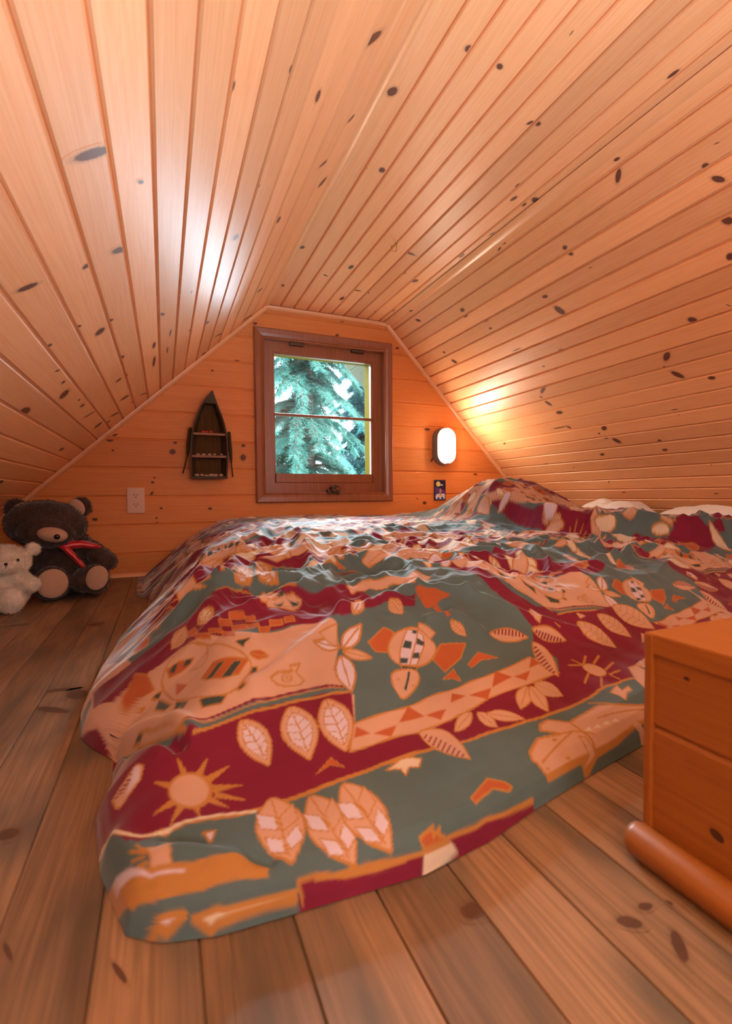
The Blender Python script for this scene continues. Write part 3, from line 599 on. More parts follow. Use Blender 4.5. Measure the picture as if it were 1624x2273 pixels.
(0,0,-1,3,12,[1878,5294,1997,5391]),
(0,0,-1,3,12,[1875,5195,1799,5228]),
(0,0,-1,3,12,[1875,5195,1957,5276]),
(1,1,2,3,21,[925,4711,810,4596,726,4451,722,4304,802,4187,914,4073,974,4030,1015,4064,1113,4170,1171,4311,1156,4481,1052,4624]),
(0,1,-1,3,17,[926,4662,935,4460,947,4242,959,4088]),
(1,0,5,3,13,[911,4471,752,4555,758,4388,919,4320]),
(1,0,2,3,13,[957,4452,1117,4580,1122,4381,963,4301]),
(1,0,5,3,12,[927,4233,785,4294,798,4189,938,4113]),
(1,0,5,3,12,[967,4233,1101,4324,1118,4185,981,4127]),
(1,1,2,3,21,[1306,4647,1222,4486,1169,4279,1198,4118,1307,4004,1450,3941,1525,3908,1540,3952,1580,4037,1597,4212,1548,4381,1432,4545]),
(0,1,-1,3,17,[1315,4594,1355,4331,1413,4092,1479,3963]),
(1,0,5,3,13,[1330,4342,1175,4424,1212,4227,1369,4177]),
(1,0,2,3,13,[1376,4339,1499,4500,1539,4286,1414,4174]),
(1,0,5,3,12,[1400,4081,1258,4141,1304,4005,1452,3974]),
(1,0,5,3,13,[1434,4099,1534,4222,1581,4053,1486,3993]),
(1,1,2,3,22,[1657,4647,1571,4486,1516,4280,1550,4132,1660,4002,1808,3937,1887,3902,1900,3948,1947,4062,1969,4251,1923,4434,1795,4571]),
(0,1,-1,3,18,[1666,4594,1715,4359,1776,4118,1836,3959]),
(1,0,5,3,13,[1689,4370,1522,4425,1560,4228,1725,4190]),
(1,0,2,3,14,[1736,4366,1868,4540,1908,4326,1771,4187]),
(1,0,5,3,13,[1757,4093,1607,4141,1657,4003,1808,3971]),
(1,0,5,3,13,[1792,4112,1899,4248,1948,4078,1842,3990]),
(1,0,3,3,14,[171,5246,82,5498,111,5254]),
(1,0,3,3,14,[293,5145,371,5343,239,5217]),
(1,0,3,3,14,[371,5062,582,5203,342,5141]),
(1,0,3,3,14,[404,4933,682,4930,406,5015]),
(1,0,3,3,13,[403,4868,684,4748,419,4927]),
(1,0,3,3,13,[319,4854,511,4723,349,4908]),
(1,0,3,3,13,[186,4877,251,4702,244,4870]),
(1,0,3,3,13,[71,4926,-5,4744,121,4856]),
(1,0,3,3,13,[6,5003,-169,4928,37,4924]),
(1,0,3,3,14,[42,5201,-156,5365,26,5110]),
(1,1,3,-1,0,[402,4951,367,4851,293,4799,198,4807,101,4864,20,4948,-26,5082,-24,5212,27,5290,117,5301,225,5256,323,5181,387,5072]),
(1,1,2,-1,0,[359,4969,330,4882,269,4843,187,4844,104,4896,35,4974,-3,5073,-2,5187,41,5251,118,5268,208,5230,291,5162,345,5057]),
(1,0,4,3,10,[1442,4836,1664,5005,1761,4832,1619,4909]),
(1,0,6,3,20,[2187,4667,2424,4779,2554,4773,2664,4726,2582,4629,2468,4661,2372,4555,2361,4658]),
(1,0,4,3,19,[3249,4279,3507,4182,3432,4147,3238,4167,2933,4067,2909,4111]),
(1,1,2,3,22,[2843,5126,2841,5012,2870,4868,2945,4754,3048,4645,3159,4581,3214,4541,3228,4634,3279,4841,3259,5030,3154,5124,2988,5146]),
(0,0,-1,0,18,[2926,5058,2874,5014]),
(0,0,-1,0,18,[2975,5020,2886,4943]),
(0,0,-1,0,17,[3022,4984,2900,4872]),
(0,0,-1,0,17,[3060,4935,2935,4824]),
(0,0,-1,0,17,[3096,4886,2961,4764]),
(0,0,-1,0,17,[3122,4826,3007,4728]),
(0,0,-1,0,17,[3146,4767,3044,4679]),
(0,0,-1,0,17,[3160,4696,3089,4643]),
(0,0,-1,0,17,[3180,4638,3137,4607]),
(1,1,2,3,20,[5007,5631,4898,5612,4773,5567,4663,5482,4570,5358,4531,5259,4505,5204,4570,5226,4698,5269,4833,5343,4929,5434,4997,5553]),
(0,1,-1,3,16,[4981,5609,4851,5500,4697,5369,4581,5270]),
(1,1,2,3,20,[5044,5631,4941,5527,4839,5391,4798,5276,4819,5185,4866,5115,4886,5074,4946,5147,5048,5268,5134,5412,5163,5530,5115,5601]),
(0,1,-1,3,16,[5036,5602,4994,5455,4941,5281,4916,5160]),
(1,1,2,3,20,[5170,5676,5126,5580,5096,5461,5129,5381,5249,5362,5384,5369,5445,5360,5471,5431,5506,5547,5482,5640,5407,5690,5283,5694]),
(0,1,-1,3,16,[5180,5655,5261,5587,5351,5499,5418,5420]),
(1,1,2,3,18,[3769,5306,3702,5317,3603,5294,3504,5238,3416,5160,3357,5086,3318,5038,3369,5048,3451,5046,3557,5083,3638,5131,3721,5227]),
(0,1,-1,3,14,[3749,5297,3625,5219,3493,5144,3382,5076]),
(1,1,2,3,18,[3841,5291,3798,5211,3773,5123,3783,5053,3830,5000,3903,4985,3938,4970,3951,5014,3991,5111,3992,5193,3965,5254,3901,5281]),
(0,1,-1,3,14,[3845,5273,3864,5183,3894,5087,3919,5011]),
(1,1,2,3,18,[3944,5247,3971,5186,4027,5112,4125,5070,4256,5047,4381,5043,4444,5033,4417,5077,4372,5162,4283,5233,4180,5277,4047,5269]),
(0,1,-1,3,15,[3969,5236,4104,5195,4254,5130,4379,5077]),
(1,1,2,3,32,[5104,6684,5144,6616,5231,6545,5374,6516,5575,6528,5788,6585,5907,6616,5856,6655,5787,6752,5648,6813,5468,6808,5271,6761]),
(0,0,-1,0,25,[5235,6693,5288,6753]),
(0,0,-1,0,25,[5300,6681,5385,6777]),
(0,0,-1,0,25,[5375,6682,5473,6789]),
(0,0,-1,0,25,[5440,6670,5549,6789]),
(0,0,-1,0,25,[5506,6658,5626,6789]),
(0,0,-1,0,26,[5571,6647,5681,6765]),
(0,0,-1,0,26,[5647,6646,5737,6741]),
(0,0,-1,0,26,[5713,6634,5792,6717]),
(0,0,-1,0,26,[5780,6622,5836,6681]),
(1,1,2,3,33,[6163,6821,6126,6704,6145,6596,6233,6524,6413,6512,6604,6529,6718,6546,6717,6613,6701,6720,6618,6806,6486,6848,6319,6853]),
(0,0,-1,0,26,[6239,6771,6158,6707]),
(0,0,-1,0,26,[6290,6749,6166,6653]),
(0,0,-1,0,26,[6340,6727,6176,6599]),
(0,0,-1,0,26,[6391,6705,6224,6578]),
(0,0,-1,0,26,[6441,6683,6261,6545]),
(0,0,-1,0,26,[6480,6650,6337,6545]),
(0,0,-1,0,26,[6531,6628,6401,6534]),
(0,0,-1,0,26,[6581,6606,6480,6533]),
(0,0,-1,0,26,[6631,6583,6560,6531]),
(1,1,2,3,30,[5905,6518,5790,6385,5684,6215,5626,6042,5637,5888,5703,5794,5739,5745,5802,5833,5945,6020,6063,6233,6073,6378,6003,6475]),
(0,0,-1,0,25,[5892,6407,5812,6375]),
(0,0,-1,0,25,[5884,6344,5751,6285]),
(0,0,-1,0,24,[5876,6281,5706,6206]),
(0,0,-1,0,24,[5857,6206,5684,6132]),
(0,0,-1,0,24,[5837,6132,5661,6059]),
(0,0,-1,0,24,[5816,6059,5660,5994]),
(0,0,-1,0,24,[5795,5985,5658,5929]),
(0,0,-1,0,23,[5773,5912,5671,5874]),
(0,0,-1,0,23,[5762,5851,5699,5828]),
(1,1,2,3,23,[6454,5965,6752,5968,6788,5690,6479,5624,6398,5807]),
(0,0,-1,3,39,[6506,5959,6756,6148]),
(0,0,-1,3,39,[6752,5968,7048,6122]),
(0,0,-1,3,39,[6793,5770,7182,5932]),
(0,0,-1,3,38,[6771,5664,7060,5705]),
(0,0,-1,3,36,[6400,5757,6073,5535]),
(0,0,-1,3,36,[6530,5619,6264,5388]),
(0,0,-1,3,38,[6474,5956,6195,5977]),
(0,0,-1,3,38,[6486,5968,6386,6093]),
(0,0,-1,3,37,[6768,5649,6838,5536]),
(1,1,2,3,26,[7442,6995,7241,6737,7264,6625,7347,6522,7479,6414,7648,6358,7746,6332,7797,6442,7898,6646,7912,6839,7811,6950,7625,6999]),
(0,1,-1,3,21,[7454,6957,7426,6690,7648,6606,7707,6431]),
(0,0,-1,3,14,[7503,6836,7236,6722]),
(0,0,-1,3,15,[7503,6836,7660,7000]),
(0,0,-1,3,14,[7456,6660,7267,6641]),
(0,0,-1,3,14,[7456,6660,7779,6948]),
(0,0,-1,3,14,[7566,6627,7336,6577]),
(0,0,-1,3,14,[7566,6627,7860,6879]),
(0,0,-1,3,14,[7663,6583,7419,6507]),
(0,0,-1,3,14,[7663,6583,7874,6773]),
(0,0,-1,3,14,[7697,6485,7531,6458]),
(0,0,-1,3,14,[7697,6485,7843,6637]),
(1,1,2,3,28,[8252,7224,8156,7083,8103,6923,8134,6793,8237,6682,8381,6620,8459,6586,8534,6702,8692,6931,8714,7105,8628,7209,8429,7230]),
(0,1,-1,3,22,[8272,7199,8345,7050,8421,6867,8446,6691]),
(0,0,-1,3,15,[8319,7095,8137,7058]),
(0,0,-1,3,15,[8319,7095,8475,7243]),
(0,0,-1,3,15,[8358,7011,8108,6937]),
(0,0,-1,3,15,[8358,7011,8597,7206]),
(0,0,-1,3,15,[8396,6928,8142,6856]),
(0,0,-1,3,15,[8396,6928,8654,7131]),
(0,0,-1,3,15,[8433,6845,8215,6791]),
(0,0,-1,3,15,[8433,6845,8656,7030]),
(0,0,-1,3,15,[8442,6742,8292,6725]),
(0,0,-1,3,15,[8442,6742,8612,6900]),
(1,1,2,3,29,[9052,7539,8919,7348,8854,7143,8921,6998,9057,6857,9285,6808,9415,6785,9506,6927,9658,7176,9682,7398,9553,7521,9304,7563]),
(0,1,-1,3,23,[9083,7509,9181,7317,9289,7088,9375,6902]),
(0,0,-1,3,16,[9152,7380,8889,7311]),
(0,0,-1,3,16,[9152,7380,9357,7573]),
(0,0,-1,3,16,[9193,7263,8869,7170]),
(0,0,-1,3,16,[9193,7263,9515,7521]),
(0,0,-1,3,16,[9245,7157,8916,7067]),
(0,0,-1,3,16,[9245,7157,9603,7433]),
(0,0,-1,3,16,[9309,7063,9018,6989]),
(0,0,-1,3,16,[9309,7063,9603,7300]),
(0,0,-1,3,16,[9358,6959,9126,6910]),
(0,0,-1,3,16,[9358,6959,9568,7149]),
(1,0,2,-1,0,[8910,6721,9006,6515,8875,6555,8559,6427]),
(1,0,2,3,22,[7364,5788,7609,5831,7621,5481,6923,4974,7011,5167,7089,5429]),
(1,0,2,3,21,[6264,5224,6629,5412,6545,5251,6798,5340,6733,5220,6565,5177,6359,5035,6350,5138]),
(1,0,2,3,36,[4561,4884,4744,4937,5015,4822,5781,5036,6104,4980,6512,4919,7160,4934,7011,4828,6174,4700,5588,4553,5067,4447,4795,4400,4582,4360,4094,4257,3996,4402,4042,4498,4313,4662,4708,4674,4463,4778]),
(0,1,-1,3,23,[4944,4687,4566,4553,4118,4365]),
(0,1,-1,3,24,[4708,4674,4987,4685,5218,4602]),
(0,1,-1,3,41,[5015,4822,5080,4645,5149,4479,4785,4350]),
(1,0,2,3,23,[4946,4604,5050,4575,5082,4440,4811,4354,4757,4364,4943,4435]),
(1,1,3,-1,0,[4494,4617,4571,4633,4601,4603,4514,4575]),
(1,1,3,-1,0,[4499,4398,4575,4415,4615,4397,4539,4380]),
(1,1,3,-1,0,[4090,4310,4163,4328,4202,4311,4140,4304]),
(1,0,6,-1,0,[5120,4661,5241,4707,5252,4653]),
(1,0,6,-1,0,[5305,4680,5428,4726,5438,4672]),
(1,0,6,-1,0,[5505,4709,5631,4754,5641,4700]),
(1,0,6,-1,0,[5696,4726,5824,4770,5834,4716]),
(0,1,-1,2,77,[6113,4693,6255,4661,6167,4613]),
(0,1,-1,3,33,[5698,5121,5978,5050,6126,4954,6709,4900]),
(0,1,-1,3,26,[5529,4815,5959,4861,6638,4847]),
(1,1,2,3,25,[-100,7488,55,7675,246,7650,488,7339,781,6876,1026,6524,1026,6341,834,6109,606,6072,369,6172,193,6422,51,6690,-53,7221]),
(1,0,4,3,24,[401,6617,573,6778,1008,6515,847,6302,650,6319,453,6498]),
(1,0,7,3,12,[621,6331,783,6511,836,6554,927,6516,755,6308]),
(1,0,7,3,12,[446,6501,627,6674,719,6637,526,6452]),
(1,0,4,3,20,[-16,7554,152,7487,348,7310,310,7258,177,7278,14,7376]),
(1,0,7,-1,0,[16,7474,85,7514,135,7477,81,7382]),
(1,0,7,-1,0,[197,7336,250,7398,331,7317,295,7281]),
(1,0,7,3,23,[61,6425,94,6575,232,6309,156,6177]),
(1,0,7,3,22,[370,5990,347,6164,664,6064,595,5977]),
(1,0,7,3,24,[-176,6926,-116,7115,35,6615,-54,6617]),
(1,0,7,3,25,[-222,7304,-149,7308,-85,7266,-117,7147]),
(1,0,7,3,23,[758,6107,884,6138,905,6079,829,6077]),
(1,0,7,3,24,[964,6252,1034,6387,1100,6392,1083,6300]),
(1,0,7,3,25,[-388,7287,-309,7289,-339,7234]),
(1,0,4,-1,0,[99,7112,238,6779,98,6737]),
(1,0,7,3,13,[883,6883,1098,6843,1003,6783,975,6712]),
(1,1,4,3,19,[1039,6601,1055,6545,1091,6512,1136,6477,1199,6483,1255,6492,1285,6496,1267,6520,1234,6568,1186,6606,1132,6612,1080,6617]),
(0,1,-1,3,15,[1052,6596,1111,6555,1184,6523,1248,6512]),
(1,0,4,3,20,[-555,7819,-463,7998,-286,7762,-182,7405,-458,7464,-583,7448,-633,7751]),
(1,0,2,-1,0,[-441,7441,-377,7466,-247,7414,-230,7307,-342,7352]),
(0,1,-1,3,19,[532,7255,527,6994,437,6898,303,7113]),
(1,0,2,3,24,[1224,6124,1332,6178,1535,6206,1513,6250,1658,6286,1584,6201,1660,6084,1587,6032,1397,6048,1292,6077]),
(1,1,3,-1,0,[1523,6127,1500,6103,1456,6089,1407,6093,1371,6109,1361,6131,1382,6156,1430,6185,1479,6180,1516,6163]),
(1,1,2,-1,0,[1493,6140,1477,6113,1451,6108,1420,6105,1398,6114,1394,6133,1409,6160,1435,6165,1466,6168,1488,6159]),
(1,1,3,-1,0,[1466,6135,1458,6122,1447,6126,1435,6131,1424,6136,1421,6138,1428,6151,1439,6147,1455,6156,1465,6152]),
(1,0,7,3,31,[-275,8892,-119,8897,-526,9265]),
(1,0,4,3,23,[-544,9240,-275,8859,-306,8576,-493,8634]),
(1,0,2,3,22,[-284,6545,-138,6275,179,5756,-29,5985,-312,6452,-372,6541]),
(1,0,7,3,17,[-422,6691,-361,6672,-299,6567,-343,6548]),
(1,0,2,-1,0,[-516,7355,-142,6636,240,5881,372,5840,104,5869,-224,6457,-479,7223]),
(1,0,2,3,19,[-527,5464,-570,5629,-343,5787,-265,5673,-292,5535,-483,5398]),
(0,0,-1,0,19,[-537,5600,-466,5588]),
(0,0,-1,0,19,[-504,5636,-435,5609]),
(0,0,-1,0,19,[-469,5655,-404,5630]),
(0,0,-1,0,19,[-433,5674,-372,5650]),
(0,0,-1,0,20,[-398,5710,-341,5687]),
(1,0,5,-1,0,[-364,5778,-298,5719,-313,5560,-430,5492]),
(1,0,2,3,19,[-220,4541,-16,4472,-7,4286,-166,4336,-175,4423]),
(0,0,-1,3,24,[-218,4491,-341,4622]),
(0,0,-1,3,23,[-217,4457,-320,4531]),
(0,0,-1,3,23,[-199,4401,-283,4450]),
(0,0,-1,3,24,[-219,4507,-290,4635]),
(1,0,3,3,19,[-560,4764,-423,4568,-167,4336,160,4232,583,4166,763,4071,753,4025,515,4062,215,4090,-40,4148,-277,4228,-435,4451]),
(1,0,5,-1,0,[-483,4671,-167,4319,93,4227,92,4210,-167,4302,-439,4539]),
(1,0,1,-1,0,[-326,4246,-278,4245,-88,4134,-136,4119,-278,4173]),
(1,0,5,3,22,[-170,4094,-120,4096,82,4044,96,4036,-46,4044]),
(1,0,6,3,19,[142,4016,409,3969,689,3948,981,3923,975,3906,731,3929,502,3943,281,3954]),
(1,0,0,-1,0,[998,3950,1174,3942,1413,3904,1701,3881,2007,3866,1891,3647,1467,3696,1226,3733,991,3767]),
(1,0,0,-1,0,[1154,3933,1395,3913,1649,3903,1906,3876,2178,3859,2214,3858,2062,3738,1807,3748,1556,3740,1320,3742,1093,3740]),
(1,0,0,-1,0,[2480,3910,2849,3950,3276,4029,3773,4144,3762,4096,3314,3991,2903,3888,2534,3799]),
(1,0,6,-1,0,[2205,3863,2480,3910,2586,3877,2137,3788]),
(0,0,-1,3,20,[1028,3899,998,3950,1174,3942,1413,3904,1701,3881,2007,3866]),
(0,0,-1,3,17,[1154,3933,1395,3913,1649,3903,1906,3876,2178,3859,2480,3910,2849,3950,3276,4029,3773,4144]),
(1,0,4,3,22,[2193,3886,2190,3922,2307,3955,2433,3916,2500,3902,2231,3868]),
(0,0,-1,3,18,[2307,3955,2371,3978,2331,3911,2438,3964,2395,3915]),
(1,0,5,3,20,[266,4531,373,4503,328,4406]),
(1,0,1,-1,0,[822,8604,1026,8746,1347,8820,1780,8020,2153,8110,2779,10076,2589,10499,2120,10647,1746,10596,1315,10031,969,8890,771,8840]),
(0,1,-1,3,32,[801,8580,1045,8753,1347,8820,1780,8020,2076,8044]),
(0,1,-1,0,106,[415,10075,787,8985,1359,10355,1836,10984,2248,10660,2570,10424,2825,10334]),
(0,1,-1,3,29,[413,10027,783,8953,1322,10077,1818,10877,2237,10614,2536,10291,2789,10202]),
(1,1,2,3,44,[1422,10244,1311,9850,1159,8922,1180,8895,1259,8876,1360,8865,1413,8858,1434,8884,1485,8963,1690,10193,1659,10354,1555,10399]),
(0,1,-1,3,35,[1428,10209,1439,9925,1354,8953,1390,8886]),
(1,0,5,3,26,[1416,9903,1162,8956,1192,8924,1445,9823]),
(1,0,2,3,28,[1464,9980,1621,10452,1640,10231,1486,9854]),
(1,0,5,3,25,[1341,8942,1228,8924,1256,8877,1371,8894]),
(1,0,5,3,27,[1370,8963,1621,10108,1627,9827,1398,8900]),
(1,1,2,3,45,[1816,10452,1772,10207,1575,8892,1636,8831,1741,8769,1855,8737,1914,8712,1905,8750,1896,8823,2193,10550,2109,10668,1973,10678]),
(0,1,-1,3,36,[1835,10427,1930,10302,1781,8854,1865,8767]),
(1,0,5,3,27,[1908,10295,1722,9983,1616,8874,1732,8908]),
(1,0,2,3,29,[1947,10328,2040,10715,2126,10578,1761,8912]),
(1,0,5,3,25,[1776,8839,1667,8836,1739,8770,1841,8760]),
(1,0,5,3,26,[1793,8865,2135,10492,1890,8826,1855,8772]),
(1,1,2,3,28,[949,11077,950,10524,871,8968,936,8956,1009,8975,1187,9988,1228,10036,1191,10052,1177,10547,1151,11142,1073,11174,999,11139]),
(0,1,-1,3,21,[970,11085,872,9035,971,9026,1171,10028]),
(1,0,0,-1,0,[400,15887,619,10631,973,11083,1243,9980,893,8906,576,9975,245,9995,119,11455]),
(1,0,2,3,27,[166,11469,314,12612,426,10835,538,10025,744,8952,519,8994,658,8852,367,8988,202,9913]),
(1,0,2,3,35,[925,15768,1218,13770,1741,14385,2080,13886,1938,12219,1456,11068,990,11245,744,11149]),
(1,0,7,-1,0,[830,12774,1113,15596,962,12738,850,12699]),
(1,0,7,-1,0,[992,12708,1166,13791,1143,12875,907,11330]),
(1,0,7,-1,0,[1167,12782,1344,13734,1395,13663,1057,11318]),
(1,0,7,-1,0,[1190,11363,1531,13755,1584,13699,1205,11290]),
(1,0,7,-1,0,[1616,13669,1723,13791,1776,13735,1359,11292]),
(1,0,7,-1,0,[1495,11335,1923,13871,1628,11380,1505,11232]),
(1,1,2,3,23,[1422,8232,1384,7712,1458,7679,1546,7641,1676,7732,1783,7785,1839,7795,1796,7814,1726,7878,1671,8129,1674,8678,1570,8673]),
(0,1,-1,3,18,[1446,8222,1484,7752,1640,7799,1767,7809]),
(1,0,2,3,22,[1486,7684,1738,7839,1991,7945,2124,7868,1972,7588,1675,7568,1496,7563]),
(1,0,7,-1,0,[1584,7641,1798,7779,1659,7575]),
(1,0,7,-1,0,[1900,7817,2081,7853,1909,7631]),
(1,0,7,-1,0,[1664,7838,1881,7961,1792,7833]),
(1,1,2,3,48,[642,20013,542,20281,439,20354,382,19937,380,19316,381,17122,394,16806,439,16659,528,16445,597,16387,628,16750,677,19119]),
(0,1,-1,3,39,[624,19695,568,19260,465,17286,421,17024]),
(0,0,-1,3,29,[589,19496,521,20339]),
(0,0,-1,3,28,[589,19496,688,19016]),
(0,0,-1,3,29,[556,19198,454,20332]),
(0,0,-1,3,27,[556,19198,636,17153]),
(0,0,-1,3,28,[530,19093,416,20086]),
(0,0,-1,3,26,[530,19093,601,16565]),
(0,0,-1,3,27,[457,17208,410,19631]),
(0,0,-1,3,25,[457,17208,558,16565]),
(0,0,-1,3,26,[433,17070,415,19187]),
(0,0,-1,3,25,[433,17070,506,16617]),
(1,1,2,3,52,[1287,19645,1221,20405,1131,21238,1022,21217,916,20477,849,19607,817,19261,881,19136,988,18653,964,16149,1178,18447,1227,18691]),
(0,1,-1,3,42,[1264,19638,1145,19554,995,19289,882,19252]),
(1,0,4,-1,0,[4207,7674,4159,7229,4466,7328,4518,6976,4423,6934,4346,7280,4871,7520,4637,7606]),
(1,1,2,3,22,[3218,7842,3143,7842,3061,7827,2756,7146,2727,7091,2726,7040,2727,7023,2766,7023,2846,7038,2922,7072,2960,7106,2972,7168]),
(1,1,5,3,12,[3172,7780,3122,7785,2829,7180,2782,7134,2759,7094,2756,7061,2754,7044,2783,7049,2840,7058,2895,7084,2929,7119,2935,7151]),
(0,1,-1,3,18,[3199,7818,2888,7154,2814,7086,2758,7043]),
(1,1,2,3,23,[3559,7407,3495,7318,3458,7234,3479,7191,3533,7135,3609,7102,3650,7085,3697,7180,3777,7327,3803,7432,3760,7468,3653,7433]),
(0,1,-1,3,19,[3562,7389,3614,7365,3649,7283,3640,7139]),
(0,0,-1,3,13,[3598,7373,3484,7306]),
(0,0,-1,3,13,[3598,7373,3680,7454]),
(0,0,-1,3,13,[3620,7346,3466,7247]),
(0,0,-1,3,13,[3620,7346,3743,7459]),
(0,0,-1,3,13,[3642,7319,3477,7209]),
(0,0,-1,3,13,[3642,7319,3777,7443]),
(0,0,-1,3,13,[3651,7265,3519,7190]),
(0,0,-1,3,13,[3651,7265,3779,7408]),
(0,0,-1,3,13,[3653,7199,3560,7156]),
(0,0,-1,3,13,[3653,7199,3741,7309]),
(1,1,2,3,23,[4475,6910,4442,6857,4428,6795,4446,6737,4505,6695,4582,6677,4619,6661,4635,6705,4671,6789,4668,6857,4633,6907,4557,6923]),
(0,1,-1,3,18,[4487,6904,4538,6864,4585,6793,4610,6715]),
(0,0,-1,3,13,[4519,6873,4441,6857]),
(0,0,-1,3,13,[4519,6873,4568,6919]),
(0,0,-1,3,13,[4544,6845,4436,6809]),
(0,0,-1,3,13,[4544,6845,4624,6910]),
(0,0,-1,3,13,[4569,6816,4449,6769]),
(0,0,-1,3,13,[4569,6816,4652,6881]),
(0,0,-1,3,13,[4586,6776,4483,6738]),
(0,0,-1,3,13,[4586,6776,4651,6831]),
(0,0,-1,3,13,[4602,6735,4529,6718]),
(0,0,-1,3,13,[4602,6735,4646,6783]),
(1,0,2,3,26,[3092,8293,3615,8352,4105,8147,4710,8495,4949,8374,4246,7744,3945,8063,3504,8101,3113,8118]),
]
# ---------------------------------------------------------------- the duvet
PAL = np.array([(.175, .014, .038), (.088, .134, .140), (.52, .30, .215), (.42, .185, .050), (.40, .098, .035), (.56, .47, .56), (.60, .49, .38), (.045, .065, .062), (.12, .12, .07)])
def spaced(segs):
    out = [segs[0][0]]
    for a, b, s in segs:
        n = max(1, int(round((b-a)/s))); out += [a+(b-a)*(i+1)/n for i in range(n)]
    return np.array(out)
gx = spaced([(0, .02, .0014), (.02, .78, .0019), (.78, 1.1, .003), (1.1, 1.98, .0052)])       # distance in from the left hem
gy = spaced([(0, .006, .0006), (.006, .03, .0011), (.03, .36, .0017), (.36, .80, .003), (.80, 1.93, .0052)])  # distance in from the front hem
NX, NY = len(gx), len(gy)
Xg = np.tile(gx, (NY, 1)); Yg = np.tile(gy[:, None], (1, NX))
XE, YE = 1.90, 2.345
px_, py_ = Xg-.1, Yg+.4
for _ in range(30):
    a = hem_x(py_); b = hem_y(px_)
    px_ = .5*px_+.5*(a+Xg*(XE-a)/1.98); py_ = .5*py_+.5*(b+Yg*(YE-b)/1.93)
pz = duvet_z(px_, py_)
pz = np.where(Yg < 1e-6, .0015, pz); pz = np.where(Xg < 1e-6, .0015, pz)
pz = np.where(Yg > 1.925, np.minimum(pz, .17), pz)
k = np.clip((Xg-1.95)/.03, 0, 1); pz = pz*(1-k)+.165*k
co = np.stack([px_, py_, pz], -1).reshape(-1, 3)

def smooth_closed(P, closed, it=2):
    for _ in range(it):                       # Chaikin
        if closed: Q = np.roll(P, -1, 0); P = np.stack([P*.75+Q*.25, P*.25+Q*.75], 1).reshape(-1, 2)
        else: P = np.concatenate([P[:1], np.stack([P[:-1]*.75+P[1:]*.25, P[:-1]*.25+P[1:]*.75], 1).reshape(-1, 2), P[-1:]])
    return P
X_, Yy_ = co[:, 0], co[:, 1]
col = np.tile(PAL[1], (len(co), 1))
order = np.argsort(Yy_); Ys = Yy_[order]
def paint(P, closed, fill, stroke, w):
    lo = P.min(0)-w-.003; hi = P.max(0)+w+.003
    i0, i1 = np.searchsorted(Ys, lo[1]), np.searchsorted(Ys, hi[1])
    if i1 <= i0: return
    ids = order[i0:i1]; x = X_[ids]; m = (x > lo[0]) & (x < hi[0]); ids = ids[m]
    if not len(ids): return
    x = X_[ids]; y = Yy_[ids]
    d = np.full(len(ids), 1e9); ins = np.zeros(len(ids), bool); n = len(P)
    for i in range(n if closed else n-1):
        ax, ay = P[i]; bx_, by = P[(i+1) % n]; dx, dy = bx_-ax, by-ay; L = dx*dx+dy*dy
        if L < 1e-14: continue
        t = np.clip(((x-ax)*dx+(y-ay)*dy)/L, 0, 1); d = np.minimum(d, np.hypot(x-ax-t*dx, y-ay-t*dy))
        if closed and ay != by:
            c = (ay > y) != (by > y); ins ^= c & (x < ax+(y-ay)*dx/dy)
    aa = .0008+.0016*np.clip(y-.7, 0, 1)
    if closed and fill >= 0:
        a = np.clip(.5-np.where(ins, -d, d)/aa/2, 0, 1)[:, None]; col[ids] = col[ids]*(1-a)+PAL[fill]*a
    if stroke >= 0 and w > 0:
        a = np.clip((w/2-d)/aa+.5, 0, 1)[:, None]; col[ids] = col[ids]*(1-a)+PAL[stroke]*a
shapes = [(c, (smooth_closed(np.array(p, float).reshape(-1, 2)*1e-4, c, 2) if sm else np.array(p, float).reshape(-1, 2)*1e-4), fi, st, w*1e-4) for c, sm, fi, st, w, p in PRINT]
RX, RY = np.array([.690, .150]), np.array([.015, .565])       # the printed repeat
for i, j in sorted([(i, j) for i in range(-1, 4) for j in range(-2, 5)], key=lambda t: (-t[1], -t[0])):
    off = RX*i+RY*j
    if (i, j) == (0, 0): continue
    for c, P, fi, st, w in shapes[:NTILE]:
        Q = P+off
        if Q[:, 0].max() < -.2 or Q[:, 0].min() > 2.0 or Q[:, 1].max() < .35 or Q[:, 1].min() > 2.4: continue
        paint(Q, c, fi, st, w)
# small leaves and stripes of the print where the bedding is bunched
rs = np.random.RandomState(4)
def leaf_pts(x, y, L, W, a):
    t = np.linspace(0, 2*PI, 13)[:-1]; u = L/2*np.cos(t); v = W/2*np.sin(t)*(1-.35*np.cos(t))
    return np.stack([x+u*math.cos(a)-v*math.sin(a), y+u*math.sin(a)+v*math.cos(a)], 1)
for i in range(46):
    x = rs.uniform(-.1, 1.9); y = rs.uniform(.98, 2.35); L = rs.uniform(.15, .4); W = rs.uniform(.02, .05); a = rs.normal(.25, .3)
    c_, s_ = math.cos(a), math.sin(a); q = np.array([(-L/2, -W/2), (L/2, -W/2), (L/2, W/2), (-L/2, W/2)])
    paint(np.stack([x+q[:, 0]*c_-q[:, 1]*s_, y+q[:, 0]*s_+q[:, 1]*c_], 1), 1, int(rs.choice([0, 2, 6, 1, 2, 6])), 3, .004)
for i in range(330):
    x = rs.uniform(-.1, 1.9); y = rs.uniform(.90+.06*(x < .5), 2.35); L = rs.uniform(.04, .09)
    paint(leaf_pts(x, y, L, L*rs.uniform(.35, .6), rs.uniform(0, 2*PI)), 1, int(rs.choice([2, 6, 5, 2, 0, 6, 4, 6, 5])), 3, .004)
for c, P, fi, st, w in shapes: paint(P, c, fi, st, w)

